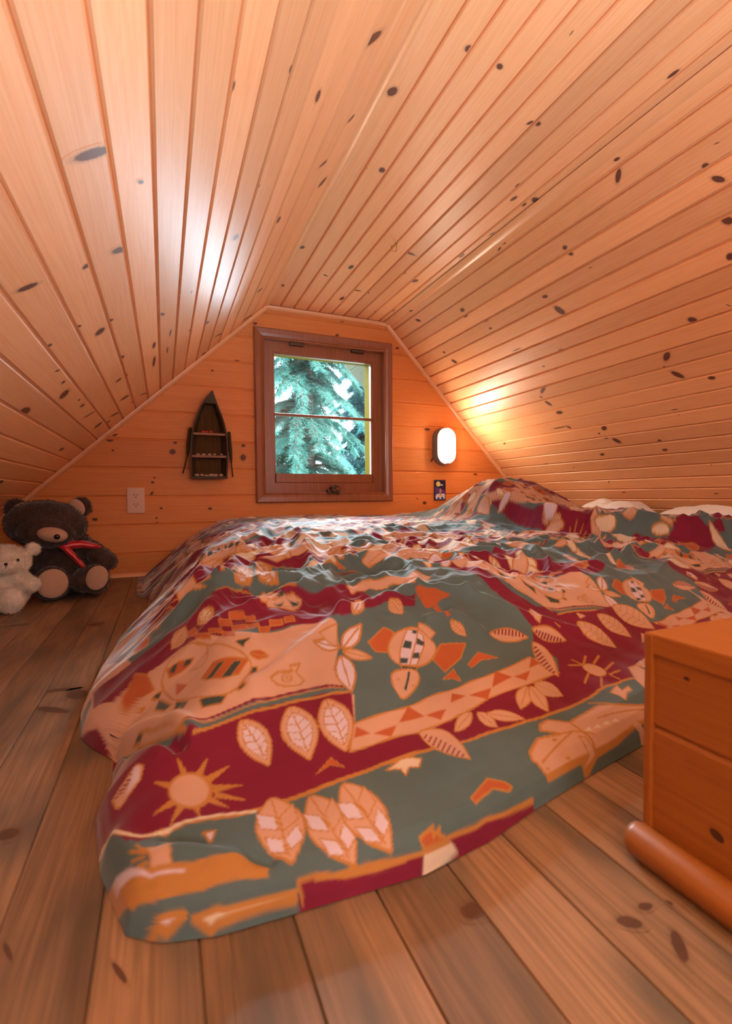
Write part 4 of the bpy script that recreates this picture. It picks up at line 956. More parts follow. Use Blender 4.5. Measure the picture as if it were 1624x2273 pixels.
def grid_mesh(name, co, NY, NX, col, mat, parent=None):
    me = bpy.data.meshes.new(name)
    idx = np.arange(NY*NX).reshape(NY, NX)
    F4 = np.stack([idx[:-1, :-1], idx[:-1, 1:], idx[1:, 1:], idx[1:, :-1]], -1).reshape(-1, 4)
    me.vertices.add(len(co)); me.vertices.foreach_set('co', co.astype(np.float32).ravel())
    me.loops.add(F4.size); me.loops.foreach_set('vertex_index', F4.astype(np.int32).ravel())
    me.polygons.add(len(F4)); me.polygons.foreach_set('loop_start', np.arange(0, F4.size, 4, dtype=np.int32))
    me.polygons.foreach_set('use_smooth', np.ones(len(F4), bool))
    me.update(calc_edges=True)
    if col is not None:
        a = me.attributes.new('print', 'FLOAT_COLOR', 'POINT')
        a.data.foreach_set('color', np.concatenate([col, np.ones((len(col), 1))], 1).astype(np.float32).ravel())
    me.materials.append(mat)
    return link_mesh(name, me, parent)
DUV, n, l, b = new_mat('printed_cotton')
at = n.new('ShaderNodeAttribute'); at.attribute_name = 'print'
tc = n.new('ShaderNodeTexCoord'); nz = n.new('ShaderNodeTexNoise'); nz.inputs['Scale'].default_value = 9; nz.inputs['Detail'].default_value = 3
l.new(tc.outputs['Object'], nz.inputs['Vector']); mr = n.new('ShaderNodeMapRange'); mr.inputs[1].default_value = .3; mr.inputs[2].default_value = .7; mr.inputs[3].default_value = .88; mr.inputs[4].default_value = 1.1
l.new(nz.outputs['Fac'], mr.inputs[0]); hs = n.new('ShaderNodeHueSaturation'); l.new(at.outputs['Color'], hs.inputs['Color']); l.new(mr.outputs[0], hs.inputs['Value'])
l.new(hs.outputs[0], b.inputs['Base Color']); b.inputs['Roughness'].default_value = .75; b.inputs['Specular IOR Level'].default_value = .12
b.inputs['Sheen Weight'].default_value = .38; b.inputs['Sheen Roughness'].default_value = .32
wv = n.new('ShaderNodeTexNoise'); wv.inputs['Scale'].default_value = 700; l.new(tc.outputs['Object'], wv.inputs['Vector'])
bp = n.new('ShaderNodeBump'); bp.inputs['Strength'].default_value = .15; bp.inputs['Distance'].default_value = .0006; l.new(wv.outputs['Fac'], bp.inputs['Height']); l.new(bp.outputs[0], b.inputs['Normal'])
duvet = grid_mesh('duvet', co, NY, NX, col, DUV)
tag(duvet, 'rumpled duvet printed with maroon, teal and peach leaves, fish and suns, spread over the bed', 'duvet')

SHEET = simple('white_sheet', (.80, .74, .72, 1), .8, noise=.04, nscale=12, sheen=.2)
bm = bmesh.new(); bx(bm, (.12, 1.06, .0), (2.12, 2.31, .135), .03)
o = obj('mattress', bm, SHEET, smooth=True); tag(o, 'low mattress in a white sheet on the floor under the printed duvet', 'mattress')
def pillow(name, c, hx, hy, hz, rz, label, seed):
    N = 60; u = np.linspace(-1, 1, N); U, V_ = np.meshgrid(u, u)
    e = (1-np.abs(U)**2.6)*(1-np.abs(V_)**2.6); th = np.maximum(e, 0)**.45
    pin = 1-.10*(np.abs(U)**4*(1-np.abs(V_)**2)+0)
    X = U*hx*(1-.08*(1-np.abs(V_)**2)*0); Y = V_*hy*(1-.06*(1-U**2)*np.abs(V_))
    nzv = (vnoise(U*3+seed, V_*3, seed)-.5)*.25+(1-np.abs(2*vnoise(U*5+V_*2, V_*4, seed+2)-1))*.08
    top = hz*th*(1+nzv*th); bot = -hz*th*.55
    ca, sa = math.cos(rz), math.sin(rz)
    def P(Z): return np.stack([c[0]+X*ca-Y*sa, c[1]+X*sa+Y*ca, c[2]+Z], -1).reshape(-1, 3)
    A, B = P(top), P(bot); idx = np.arange(N*N).reshape(N, N)
    F4 = np.stack([idx[:-1, :-1], idx[:-1, 1:], idx[1:, 1:], idx[1:, :-1]], -1).reshape(-1, 4)
    me = bpy.data.meshes.new(name); me.from_pydata(np.concatenate([A, B]).tolist(), [], F4.tolist()+(F4[:, ::-1]+N*N).tolist())
    bm = bmesh.new(); bm.from_mesh(me); bmesh.ops.remove_doubles(bm, verts=bm.verts[:], dist=1e-5); bm.to_mesh(me); bm.free()
    for p in me.polygons: p.use_smooth = True
    me.materials.append(SHEET); o = link_mesh(name, me); tag(o, label, 'pillow'); return o
pillow('pillow', (2.00, 1.66, .225), .10, .20, .095, .0, 'white pillow behind the duvet hump, its corner pointing right', 3)
pillow('pillow', (2.02, 1.22, .205), .10, .24, .095, .0, 'long white pillow at the right edge behind the turned back duvet', 8)

# ---------------------------------------------------------------- wooden chest at the right
CX, CYF, CYN, CTOP = .432, .322, -.30, .221
chest = empty('wooden_chest', (CX+.25, .0, 0)); tag(chest, 'orange pine box chest with a flat lid, standing on the floor at the lower right', 'chest')
bm = bmesh.new()
bx(bm, (CX, CYF-.008, .018), (CX+.009, CYF, CTOP-.001), .0015)
o = obj('corner_post', bm, CHESTW, chest); uvbox(o, (0, 0, 1), (1, 0, 0), .7)
# tongue and groove side boards with V joints
def vpanel(name, x, y0, y1, zs, nx):
    bm = bmesh.new(); d = .003
    prof = []
    for a, b in zip(zs, zs[1:]): prof += [(a, d), (a+.004, 0), (b-.004, 0), (b, d)]
    A = [bm.verts.new((x+nx*q, y0, z)) for z, q in prof]; B = [bm.verts.new((x+nx*q, y1, z)) for z, q in prof]
    for i in range(len(prof)-1): bm.faces.new((A[i], A[i+1], B[i+1], B[i]))
    A2 = [bm.verts.new((x+.016, y, z)) for y in (y0, y1) for z in (zs[0], zs[-1])]
    bm.faces.new((A2[0], A2[1], A2[3], A2[2]))
    return bm
o = obj('side_panel', vpanel('side_panel', CX+.004, CYN, CYF-.007, [.02, .129, CTOP-.012], 1), CHESTW, chest); uvbox(o, (0, 1, 0), (0, 0, 1), .4)
bm = bmesh.new(); bx(bm, (CX+.008, CYF-.012, .0), (CX+.52, CYF-.001, CTOP-.003), .001)
o = obj('back_panel', bm, CHESTW, chest); uvbox(o, (1, 0, 0), (0, 0, 1), .6)
bm = bmesh.new(); bx(bm, (CX+.50, CYN, .0), (CX+.52, CYF-.013, CTOP-.02), .001)
o = obj('far_panel', bm, CHESTW, chest); uvbox(o, (0, 1, 0), (0, 0, 1), .2)
bm = bmesh.new(); bx(bm, (CX+.005, CYN, .0), (CX+.52, CYN+.016, CTOP-.02), .001)
o = obj('front_panel', bm, CHESTW, chest); uvbox(o, (1, 0, 0), (0, 0, 1), .3)
bm = bmesh.new(); bx(bm, (CX+.001, CYN-.005, CTOP-.021), (CX+.53, CYF+.002, CTOP), .0025)
o = obj('lid', bm, CHESTW, chest); uvbox(o, (0, 1, 0), (1, 0, 0), .9)
bm = bmesh.new(); r = .0165
tube(bm, [(CX-.008, CYF+.004, r), (CX-.008, CYF-.002, r), (CX-.008, CYN, r)], [r*.86, r, r], 20)
o = obj('base_rail', bm, CHESTW, chest, smooth=True); uvbox(o, (0, 1, 0), (0, 0, 1), .8)
for op in (o,):
    for p in op.data.polygons: p.use_smooth = True
# two knots set in the boards
KNOT = simple('dark_knot', (.07, .02, .008, 1), .45)
def disc(name, c, a, b_, n_, mat, parent, N=16):
    bm = bmesh.new(); c, a, b_, n_ = map(Vector, (c, a, b_, n_))
    vs = [bm.verts.new(c+a*math.cos(2*PI*i/N)+b_*math.sin(2*PI*i/N)+n_*.0004) for i in range(N)]; bm.faces.new(vs)
    return obj(name, bm, mat, parent)
disc('knot', (CX+.0038, .255, .060), (0, .0058, .002), (0, .001, -.0040), (-1, 0, 0), KNOT, chest)
disc('knot', (CX+.0038, .283, .188), (0, .0025, .0), (0, .0, -.0018), (-1, 0, 0), KNOT, chest)

# ---------------------------------------------------------------- wall lamp
lamp = empty('bulkhead_lamp', (1.490, YW, .638)); tag(lamp, 'lit oval bulkhead lamp with frosted glass on the wall right of the window', 'lamp')
GUN = simple('gunmetal', (.20, .25, .27, 1), .40, .3); CHROME = simple('chrome', (.8, .82, .84, 1), .18, 1)
def stadium(w, h, n=14):
    r = w/2; hh = h/2-r
    return [(r*math.cos(t), hh+r*math.sin(t)) for t in [PI*k/n for k in range(n+1)]]+[(-r*math.cos(t), -hh-r*math.sin(t)) for t in [PI*k/n for k in range(n+1)]]
LX, LZ = 1.496, .638
def loft(bm, secs, cap=True):
    rings = []
    for (w, h, y) in secs: rings.append([bm.verts.new((LX+a, y, LZ+b)) for a, b in stadium(w, h)])
    for A, B in zip(rings, rings[1:]):
        for i in range(len(A)): bm.faces.new((A[i], A[(i+1) % len(A)], B[(i+1) % len(A)], B[i]))
    if cap: bm.faces.new(rings[0]); bm.faces.new(rings[-1])
    bmesh.ops.recalc_face_normals(bm, faces=bm.faces[:])
bm = bmesh.new(); loft(bm, [(.128, .218, YW), (.130, .220, YW-.012), (.126, .216, YW-.030), (.121, .211, YW-.040), (.116, .206, YW-.044)])
obj('housing', bm, GUN, lamp, smooth=True)
GLOW = simple('frosted_glass', (.9, .88, .82, 1), .5, emis=((1.0, .86, .66, 1), LAMP))
bm = bmesh.new(); loft(bm, [(.102, .190, YW-.042), (.100, .188, YW-.054), (.090, .178, YW-.066), (.070, .158, YW-.073), (.04, .13, YW-.077)])
obj('diffuser', bm, GLOW, lamp, smooth=True)
bm = bmesh.new(); tube(bm, [(LX+a, YW-.047, LZ+b) for a, b in stadium(.113, .203)], .0048, 8, closed=True)
tube(bm, [(LX+a, YW-.060, LZ+b) for a, b in stadium(.110, .200)], .0018, 6, closed=True)
for zz in (.10, -.10):
    bx(bm, (LX-.008, YW-.066, LZ+zz-.003), (LX+.008, YW-.042, LZ+zz+.004), .0015)
for zz in (.045, -.045):
    for s in (-1, 1): tube(bm, [(LX+s*.058, YW-.044, LZ+zz), (LX+s*.056, YW-.060, LZ+zz)], .0016, 6)
obj('wire_guard', bm, CHROME, lamp, smooth=True)

# ---------------------------------------------------------------- switch plate
NAVY = simple('navy_enamel', (.012, .014, .055, 1), .3); VIO = simple('violet_enamel', (.10, .035, .26, 1), .35); BLU = simple('blue_enamel', (.05, .09, .32, 1), .35)
MOON = simple('moon_yellow', (.75, .68, .22, 1), .4); WHT = simple('white_enamel', (.75, .76, .80, 1), .4); TAN = simple('tan_enamel', (.55, .28, .12, 1), .5)
sw = empty('switch_plate', (1.480, YW, .385)); tag(sw, 'small navy switch plate painted with moon and white bear, below the lamp', 'light switch')
sx, sz = 1.480, .3855
bm = bmesh.new(); bx(bm, (sx-.038, YW-.007, sz-.060), (sx+.038, YW, sz+.060), .002); obj('plate', bm, NAVY, sw)
def flat(name, pts, mat, y, parent, th=.0006):
    bm = bmesh.new(); vs = [bm.verts.new((sx+a*.001, YW-y, sz+b*.001)) for a, b in pts]; f = bm.faces.new(vs)
    r = bmesh.ops.extrude_face_region(bm, geom=[f]); bmesh.ops.translate(bm, vec=(0, -th, 0), verts=[v for v in r['geom'] if isinstance(v, bmesh.types.BMVert)])
    bmesh.ops.recalc_face_normals(bm, faces=bm.faces[:])
    return obj(name, bm, mat, parent)
flat('painted_sky', [(-33, 20), (33, 0), (33, -22), (-33, -12)], VIO, .0068, sw)
flat('painted_ground', [(-33, -14), (33, -22), (33, -56), (-33, -56)], BLU, .0067, sw)
flat('painted_moon', [(-13+15*math.cos(2*PI*k/16), 36+15*math.sin(2*PI*k/16)) for k in range(16)], MOON, .0072, sw)
flat('painted_bear', [(-30, -46), (-32, -34), (-24, -24), (-12, -20), (2, -22), (14, -20), (26, -18), (32, -26), (32, -44), (28, -52), (22, -50), (21, -40), (8, -38), (4, -52), (-3, -52), (-6, -40), (-16, -40), (-20, -50), (-27, -50)], WHT, .0072, sw)
flat('painted_figure', [(-6, -20), (-5, -8), (-9, -2), (-4, 2), (-3, 10), (4, 11), (7, 4), (5, 0), (14, -3), (10, -8), (4, -10), (5, -28), (-2, -34)], TAN, .0076, sw)
bm = bmesh.new(); bx(bm, (sx-.003, YW-.020, sz+.026), (sx+.010, YW-.006, sz+.034), .002, None); obj('toggle', bm, WHT, sw)

# ---------------------------------------------------------------- outlet
IV = simple('ivory_plastic', (.74, .42, .26, 1), .42); DK = simple('slot_dark', (.04, .018, .01, 1), .6)
ol = empty('wall_outlet', (-.117, YW, .344)); tag(ol, 'beige double power outlet low on the gable wall, right of the dark teddy bear', 'power outlet')
ox, oz = -.117, .3435
bm = bmesh.new(); bx(bm, (ox-.037, YW-.007, oz-.058), (ox+.037, YW, oz+.058), .0035); obj('cover_plate', bm, IV, ol)
for s in (1, -1):
    c = Vector((ox, 0, oz+s*.021)); bm = bmesh.new()
    vs = [bm.verts.new((c.x+.0165*math.cos(t), YW-.0069, c.z+max(-.0135, min(.0135, .0165*math.sin(t))))) for t in [2*PI*k/24 for k in range(24)]]
    f = bm.faces.new(vs); r = bmesh.ops.extrude_face_region(bm, geom=[f]); bmesh.ops.translate(bm, vec=(0, -.0022, 0), verts=[v for v in r['geom'] if isinstance(v, bmesh.types.BMVert)])
    bmesh.ops.recalc_face_normals(bm, faces=bm.faces[:]); rc = obj('receptacle', bm, IV, ol)
    bm = bmesh.new()
    for dx in (-.0064, .0064): bx(bm, (c.x+dx-.0012, YW-.0095, c.z+.0005), (c.x+dx+.0012, YW-.0088, c.z+.0085))
    bmesh.ops.create_cone(bm, cap_ends=True, segments=12, radius1=.0026, radius2=.0026, depth=.0007, matrix=Matrix.Translation((c.x, YW-.0092, c.z-.0065)) @ Matrix.Rotation(PI/2, 4, 'X'))
    obj('slots', bm, DK, rc, inv=True)

# ---------------------------------------------------------------- ceiling hook
BRASS = simple('brass', (.55, .36, .14, 1), .35, .9)
bm = bmesh.new(); hp = Vector((.822, 1.632, CZ+.004))
pts = [hp+Vector((0, 0, 0)), hp+Vector((0, 0, -.020))]+[hp+Vector((-.011+.011*math.cos(t), -.002*math.sin(t), -.022-.013*math.sin(t)-.0)) for t in [PI*k/10*1.25 for k in range(0, 11)]]
tube(bm, pts, .0014, 8); bmesh.ops.create_cone(bm, cap_ends=True, segments=12, radius1=.005, radius2=.003, depth=.003, matrix=Matrix.Translation(hp+Vector((0, 0, -.0015))))
o = obj('cup_hook', bm, BRASS, smooth=True); tag(o, 'tiny brass cup hook screwed into the flat ceiling strip', 'hook')

# ---------------------------------------------------------------- boat shelf
BOATW = wood('weathered_boat', (.12, .050, .010, 1), (.07, .028, .007, 1), knots=False, rough=.7, spec=.15, vary=.1)
BOATR = wood('boat_rim', (.085, .052, .028, 1), (.055, .030, .014, 1), knots=False, rough=.55, spec=.2, vary=.1)
SHELFW = wood('boat_shelf_wood', (.30, .105, .028, 1), (.22, .075, .02, 1), knots=False, rough=.5)
boat = empty('boat_shelf', (.205, YW, .65)); tag(boat, 'dark little rowing boat shelf hung bow up on the gable wall, left of the window', 'shelf')
bt = [(.855, 0), (.82, .020), (.78, .040), (.74, .056), (.70, .069), (.66, .078), (.62, .083), (.58, .085), (.53, .085), (.48, .083), (.446, .081)]
bxc = lambda z: .2015+(z-.65)*.02+(.012 if z > .8 else 0)*(z-.8)/.05
BD0, BDEP = YW, .062
bm = bmesh.new(); L_, R_ = [], []
for z, w in bt:
    for s, lst in ((-1, L_), (1, R_)):
        fl = .75          # the hull is narrower at the wall
        lst.append([bm.verts.new((bxc(z)+s*w*fl, BD0, z)), bm.verts.new((bxc(z)+s*w, BD0-BDEP, z)), bm.verts.new((bxc(z)+s*max(0, w-.007), BD0-BDEP, z-.003)), bm.verts.new((bxc(z)+s*max(0, w*fl-.006), BD0-.006, z-.003))])
for lst in (L_, R_):
    for A, B in zip(lst, lst[1:]):
        for i in range(3): bm.faces.new((A[i], A[i+1], B[i+1], B[i]))
bmesh.ops.recalc_face_normals(bm, faces=bm.faces[:])
o = obj('hull', bm, BOATR, boat); uvbox(o, (0, 0, 1), (1, 0, 0))
def hullbox(name, za, zb, y0, y1, mat, k=1.0, ins=.005):
    w = lambda z: np.interp(-z, [-q[0] for q in bt], [q[1] for q in bt]); bm = bmesh.new()
    zz = [za+(zb-za)*i/8 for i in range(9)] if zb-za > .03 else [za, zb]
    rows = []
    for z in zz:
        hw = lambda y: max(.001, (w(z)-ins)*(.75+.25*(BD0-y)/BDEP)*k)
        rows.append([bm.verts.new((bxc(z)+s*hw(y), y, z)) for s, y in ((-1, y0), (1, y0), (1, y1), (-1, y1))])
    for A, B in zip(rows, rows[1:]):
        for i in range(4): bm.faces.new((A[i], A[(i+1) % 4], B[(i+1) % 4], B[i]))
    bm.faces.new(rows[0]); bm.faces.new(rows[-1]); bmesh.ops.recalc_face_normals(bm, faces=bm.faces[:])
    o = obj(name, bm, mat, boat); uvbox(o, (1, 0, 0) if zb-za < .03 else (0, 0, 1), (0, 1, 0) if zb-za < .03 else (1, 0, 0)); return o
hullbox('back_panel', .448, .845, BD0-.002, BD0-.008, BOATW)
hullbox('bow_deck', .792, .850, BD0-.004, BD0-BDEP-.001, BOATR, 1.0, .001)
SH = [.655, .551]
for z in SH: hullbox('shelf', z-.010, z, BD0-.006, BD0-BDEP+.004, SHELFW, 1.0, .004)
hullbox('transom', .442, .452, BD0-.001, BD0-BDEP-.001, BOATR, 1.0, -.001)
for s, top, bot, low in ((-1, (.119, .680), (.104, .545), (.083, .468)), (1, (.292, .668), (.301, .515), (.307, .452))):
    bm = bmesh.new(); y = YW-.035
    T_, B_ = Vector((top[0], 0, top[1])), Vector((bot[0], 0, bot[1])); ax = (B_-T_).normalized(); pe = Vector((ax.z, 0, -ax.x)); L = (B_-T_).length
    prism(bm, [(0, .004), (.006, .0075), (L*.6, .0085), (L*.85, .006), (L, .003), (L, -.003), (L*.85, -.006), (L*.6, -.0085), (.006, -.0075), (0, -.004)], T_+Vector((0, y+.003, 0)), ax, pe, (0, -1, 0), .006)
    tube(bm, [(bot[0], y, bot[1]), (low[0], y, low[1])], .0028, 8)
    obj('oar', bm, BOATR, boat, smooth=True)
CORAL = simple('red_shell', (.55, .05, .02, 1), .4); SHELL = simple('pale_shell', (.46, .30, .22, 1), .5, noise=.2, nscale=200)
def pebble(name, x, y, z, r, mat, label, cat, group, seed):
    rnd = random.Random(seed); bm = bmesh.new(); bmesh.ops.create_icosphere(bm, subdivisions=2, radius=r)
    sc = (1.0+rnd.random()*.5, .8, .55+.3*rnd.random())
    for v in bm.verts:
        t = 1+.16*math.sin(9*v.co.x/r+seed)*math.cos(5*v.co.z/r)
        v.co = Vector((v.co.x*sc[0]*t, v.co.y*sc[1]*t, v.co.z*sc[2]*t))
    zmin = min(v.co.z for v in bm.verts)
    for v in bm.verts: v.co += Vector((x, y, z-zmin))
    o = obj(name, bm, mat, smooth=True); tag(o, label, cat, group); return o
for i, dx in enumerate((-.030, -.014, .004)): pebble('red_ornament', .205+dx, YW-.045, SH[0], .0075, CORAL, 'tiny red ornament lying on the upper shelf of the boat', 'ornament', 'red ornaments on the upper boat shelf', i)
for i, dx in enumerate((-.055, -.030, -.004, .018, .050)): pebble('seashell', .205+dx, YW-.045, SH[1], .007, SHELL, 'tiny pale seashell on the middle shelf of the boat', 'seashell', 'seashells on the middle boat shelf', 10+i)
for i, dx in enumerate((-.060, -.038, -.018, .004, .022, .048)): pebble('seashell', .203+dx, YW-.045, .452, .009, SHELL, 'small pale seashell in the bottom bay of the boat', 'seashell', 'seashells in the bottom of the boat', 20+i)
# ---------------------------------------------------------------- teddy bears
def ellipsoids(name, parts, vox, smooth_it=4):
    """one continuous surface grown from overlapping ellipsoids (centre, radii, rotation)"""
    bm = bmesh.new()
    for c, r, rot in parts:
        m = Matrix.Translation(c) @ Matrix.Rotation(rot[2], 4, 'Z') @ Matrix.Rotation(rot[1], 4, 'Y') @ Matrix.Rotation(rot[0], 4, 'X') @ Matrix.Diagonal((*r, 1))
        bmesh.ops.create_icosphere(bm, subdivisions=4, radius=1, matrix=m)
    me = bpy.data.meshes.new('tmp'); bm.to_mesh(me); bm.free()
    o = bpy.data.objects.new('tmp', me); C.objects.link(o)
    md = o.modifiers.new('r', 'REMESH'); md.mode = 'VOXEL'; md.voxel_size = vox
    sm = o.modifiers.new('s', 'SMOOTH'); sm.iterations = smooth_it; sm.factor = .5
    dg = bpy.context.evaluated_depsgraph_get(); ev = o.evaluated_get(dg)
    out = bpy.data.meshes.new_from_object(ev); bpy.data.objects.remove(o); out.name = name
    return out
def furry(me, name, n, length, width, mat, seed, parent, lean=(0, 0, -.35)):
    """body surface plus short pile as thin blades, in one mesh"""
    nv = len(me.vertices); co = np.empty(nv*3); me.vertices.foreach_get('co', co); co = co.reshape(-1, 3)
    no = np.empty(nv*3); me.vertices.foreach_get('normal', no); no = no.reshape(-1, 3)
    faces = [tuple(p.vertices) for p in me.polygons]
    rs = np.random.RandomState(seed); pick = rs.randint(0, len(faces), n)
    fv = np.array([faces[i][:3] for i in pick]); w = rs.dirichlet((1, 1, 1), n)
    P = (co[fv]*w[:, :, None]).sum(1); N = (no[fv]*w[:, :, None]).sum(1)
    N = N+np.array(lean)+rs.normal(0, .38, N.shape); N /= np.linalg.norm(N, axis=1)[:, None]
    T = np.cross(N, rs.normal(0, 1, N.shape)); T /= np.linalg.norm(T, axis=1)[:, None]
    L = length*(.6+.8*rs.rand(n))[:, None]
    V = np.concatenate([P-T*width, P+T*width, P+N*L]); k = np.arange(n)
    vs = np.concatenate([co, V]).tolist(); fs = faces+np.stack([nv+k, nv+n+k, nv+2*n+k], 1).tolist()
    m2 = bpy.data.meshes.new(name); off = parent_world(parent).inverted() if parent else Matrix()
    m2.from_pydata(vs, [], fs); m2.transform(off); m2.materials.append(mat)
    for p in m2.polygons: p.use_smooth = True
    o = link_mesh(name, m2, parent); return o
def ball(bm, c, r, rot=(0, 0, 0), sub=3):
    m = Matrix.Translation(c) @ Matrix.Rotation(rot[2], 4, 'Z') @ Matrix.Rotation(rot[1], 4, 'Y') @ Matrix.Rotation(rot[0], 4, 'X') @ Matrix.Diagonal((*r, 1))
    bmesh.ops.create_icosphere(bm, subdivisions=sub, radius=1, matrix=m)

BRN = simple('brown_plush', (.055, .024, .013, 1), .9, noise=.35, nscale=45, sheen=.5)
PAD = simple('beige_plush', (.52, .30, .19, 1), .9, noise=.06, nscale=150, sheen=.4)
BLK = simple('black_plastic', (.012, .009, .009, 1), .12)
SATIN = simple('red_satin', (.62, .012, .018, 1), .30, noise=.15, nscale=30, sheen=.2)
b1 = empty('teddy_bear', (-.335, 2.08, 0)); tag(b1, 'dark brown teddy bear with a red ribbon, sitting against the gable wall at the left', 'teddy bear')
Z0 = (0, 0, 0)
me = ellipsoids('body', [((-.338, 2.10, .115), (.100, .090, .115), Z0), ((-.340, 2.09, .17), (.085, .075, .07), Z0),
    ((-.395, 2.05, .262), (.128, .105, .086), (0, .10, 0)), ((-.385, 2.00, .240), (.092, .085, .062), (0, .05, 0)),
    ((-.492, 2.085, .318), (.038, .020, .040), (0, -.5, .1)), ((-.292, 2.085, .322), (.038, .020, .040), (0, .5, -.1)),
    ((-.262, 2.06, .158), (.052, .045, .038), (0, .35, 0)), ((-.222, 2.03, .134), (.050, .042, .036), (0, .5, 0)), ((-.203, 2.01, .120), (.036, .036, .034), Z0),
    ((-.430, 2.06, .150), (.050, .045, .040), (0, -.35, 0)), ((-.462, 2.02, .115), (.040, .040, .045), Z0),
    ((-.372, 2.01, .058), (.058, .095, .054), (0, 0, .05)), ((-.365, 1.945, .062), (.056, .042, .060), Z0),
    ((-.262, 2.02, .058), (.050, .090, .050), (0, 0, -.25)), ((-.236, 1.965, .064), (.048, .038, .054), (0, 0, -.2))], .0055, 5)
furry(me, 'body', 26000, .0075, .0007, BRN, 4, b1)
def part(name, mat, parent, specs, sub=3):
    bm = bmesh.new()
    for s in specs: ball(bm, *s, sub=sub) if len(s) == 3 else ball(bm, s[0], s[1], sub=sub)
    return obj(name, bm, mat, parent, smooth=True)
part('muzzle', PAD, b1, [((-.356, 1.932, .232), (.046, .036, .026), (0, .20, .25))])
part('nose', BLK, b1, [((-.337, 1.898, .226), (.010, .007, .009))])
part('inner_ear', PAD, b1, [((-.478, 2.050, .322), (.034, .010, .014), (0, -.62, .1))])
part('inner_ear', PAD, b1, [((-.300, 2.062, .322), (.025, .010, .034), (0, -.55, -.2))])
part('foot_pad', PAD, b1, [((-.356, 1.908, .066), (.047, .012, .050), (-.12, 0, .15))])
part('foot_pad', PAD, b1, [((-.225, 1.931, .072), (.036, .010, .044), (-.1, .25, -.1))])
# ribbon: a band round the neck with two tails
bm = bmesh.new()
def strip(pts, wds, th=.002):
    pts = [Vector(p) for p in pts]; R = []
    for i, p in enumerate(pts):
        t = (pts[min(i+1, len(pts)-1)]-pts[max(i-1, 0)]).normalized(); s = t.cross(Vector((.25, -1, .1))).normalized(); nn = s.cross(t)
        w = wds[i]; fold = .004*math.sin(i*2.1)
        R.append([bm.verts.new(p+s*w+nn*fold), bm.verts.new(p+nn*(fold+th+.002)), bm.verts.new(p-s*w-nn*fold), bm.verts.new(p-nn*th)])
    for A, B in zip(R, R[1:]):
        for k in range(4): bm.faces.new((A[k], A[(k+1) % 4], B[(k+1) % 4], B[k]))
    bm.faces.new(R[0]); bm.faces.new(R[-1][::-1])
strip([(-.345, 1.968, .188), (-.325, 1.975, .186), (-.300, 1.978, .190), (-.275, 1.985, .190), (-.245, 1.990, .183), (-.215, 1.988, .176)], [.006, .012, .017, .015, .012, .004])
strip([(-.340, 1.966, .188), (-.318, 1.968, .172), (-.300, 1.966, .150), (-.283, 1.963, .128), (-.268, 1.958, .110)], [.006, .012, .010, .010, .007])
bmesh.ops.recalc_face_normals(bm, faces=bm.faces[:])
obj('ribbon', bm, SATIN, b1, smooth=True)

WPL = simple('white_plush', (.80, .66, .52, 1), .95, noise=.12, nscale=60, sheen=.5)
b2 = empty('teddy_bear', (-.47, 1.86, 0)); tag(b2, 'cream white teddy bear slumped at the left edge, in front of the brown bear', 'teddy bear')
me = ellipsoids('body', [((-.475, 1.86, .075), (.070, .062, .075), Z0), ((-.468, 1.845, .158), (.066, .056, .050), (0, .1, 0)), ((-.458, 1.800, .148), (.034, .028, .024), Z0),
    ((-.398, 1.862, .192), (.020, .012, .020), (0, .5, 0)), ((-.522, 1.862, .198), (.020, .012, .020), (0, -.5, 0)),
    ((-.425, 1.835, .092), (.038, .036, .024), (0, .35, 0)), ((-.400, 1.815, .082), (.027, .028, .023), Z0), ((-.53, 1.84, .09), (.03, .03, .03), Z0),
    ((-.452, 1.815, .042), (.036, .062, .038), (0, 0, -.15)), ((-.441, 1.775, .044), (.034, .026, .040), Z0), ((-.515, 1.80, .040), (.034, .06, .036), Z0)], .0045, 4)
furry(me, 'body', 16000, .0075, .0007, WPL, 9, b2)
part('nose', BLK, b2, [((-.450, 1.772, .156), (.0055, .004, .0045))], 2)
part('eye', BLK, b2, [((-.425, 1.797, .164), (.0045, .004, .005))], 2)
part('eye', BLK, b2, [((-.474, 1.795, .169), (.0045, .004, .005))], 2)
bm = bmesh.new(); tube(bm, [(-.450, 1.7725, .152), (-.451, 1.773, .145), (-.456, 1.776, .140)], .001, 6); obj('mouth', bm, BLK, b2)

# ---------------------------------------------------------------- outside
bm = bmesh.new(); bx(bm, (-12, 3.2, -2.75), (16, 26, -2.65))
GR = simple('grass_ground', (.10, .20, .09, 1), .9, noise=.3, nscale=3); o = obj('ground', bm, GR); o['kind'] = 'structure'
def foliage_mat(name, col, tr):
    m, n, l, b = new_mat(name); b.inputs['Base Color'].default_value = col; b.inputs['Roughness'].default_value = .6
    oi = n.new('ShaderNodeTexCoord'); t = n.new('ShaderNodeTexNoise'); t.inputs['Scale'].default_value = 2.2; t.inputs['Detail'].default_value = 4; l.new(oi.outputs['Object'], t.inputs['Vector'])
    hs = n.new('ShaderNodeHueSaturation'); hs.inputs['Color'].default_value = col; mr = n.new('ShaderNodeMapRange'); mr.inputs[1].default_value = .35; mr.inputs[2].default_value = .65; mr.inputs[3].default_value = .55; mr.inputs[4].default_value = 1.5
    l.new(t.outputs['Fac'], mr.inputs[0]); l.new(mr.outputs[0], hs.inputs['Value']); l.new(hs.outputs[0], b.inputs['Base Color'])
    ts = n.new('ShaderNodeBsdfTranslucent'); l.new(hs.outputs[0], ts.inputs[0]); mx = n.new('ShaderNodeMixShader'); mx.inputs[0].default_value = tr
    l.new(b.outputs[0], mx.inputs[1]); l.new(ts.outputs[0], mx.inputs[2]); l.new(mx.outputs[0], n['Material Output'].inputs[0]); return m
BARK = simple('grey_bark', (.12, .09, .08, 1), .9, noise=.3, nscale=20)
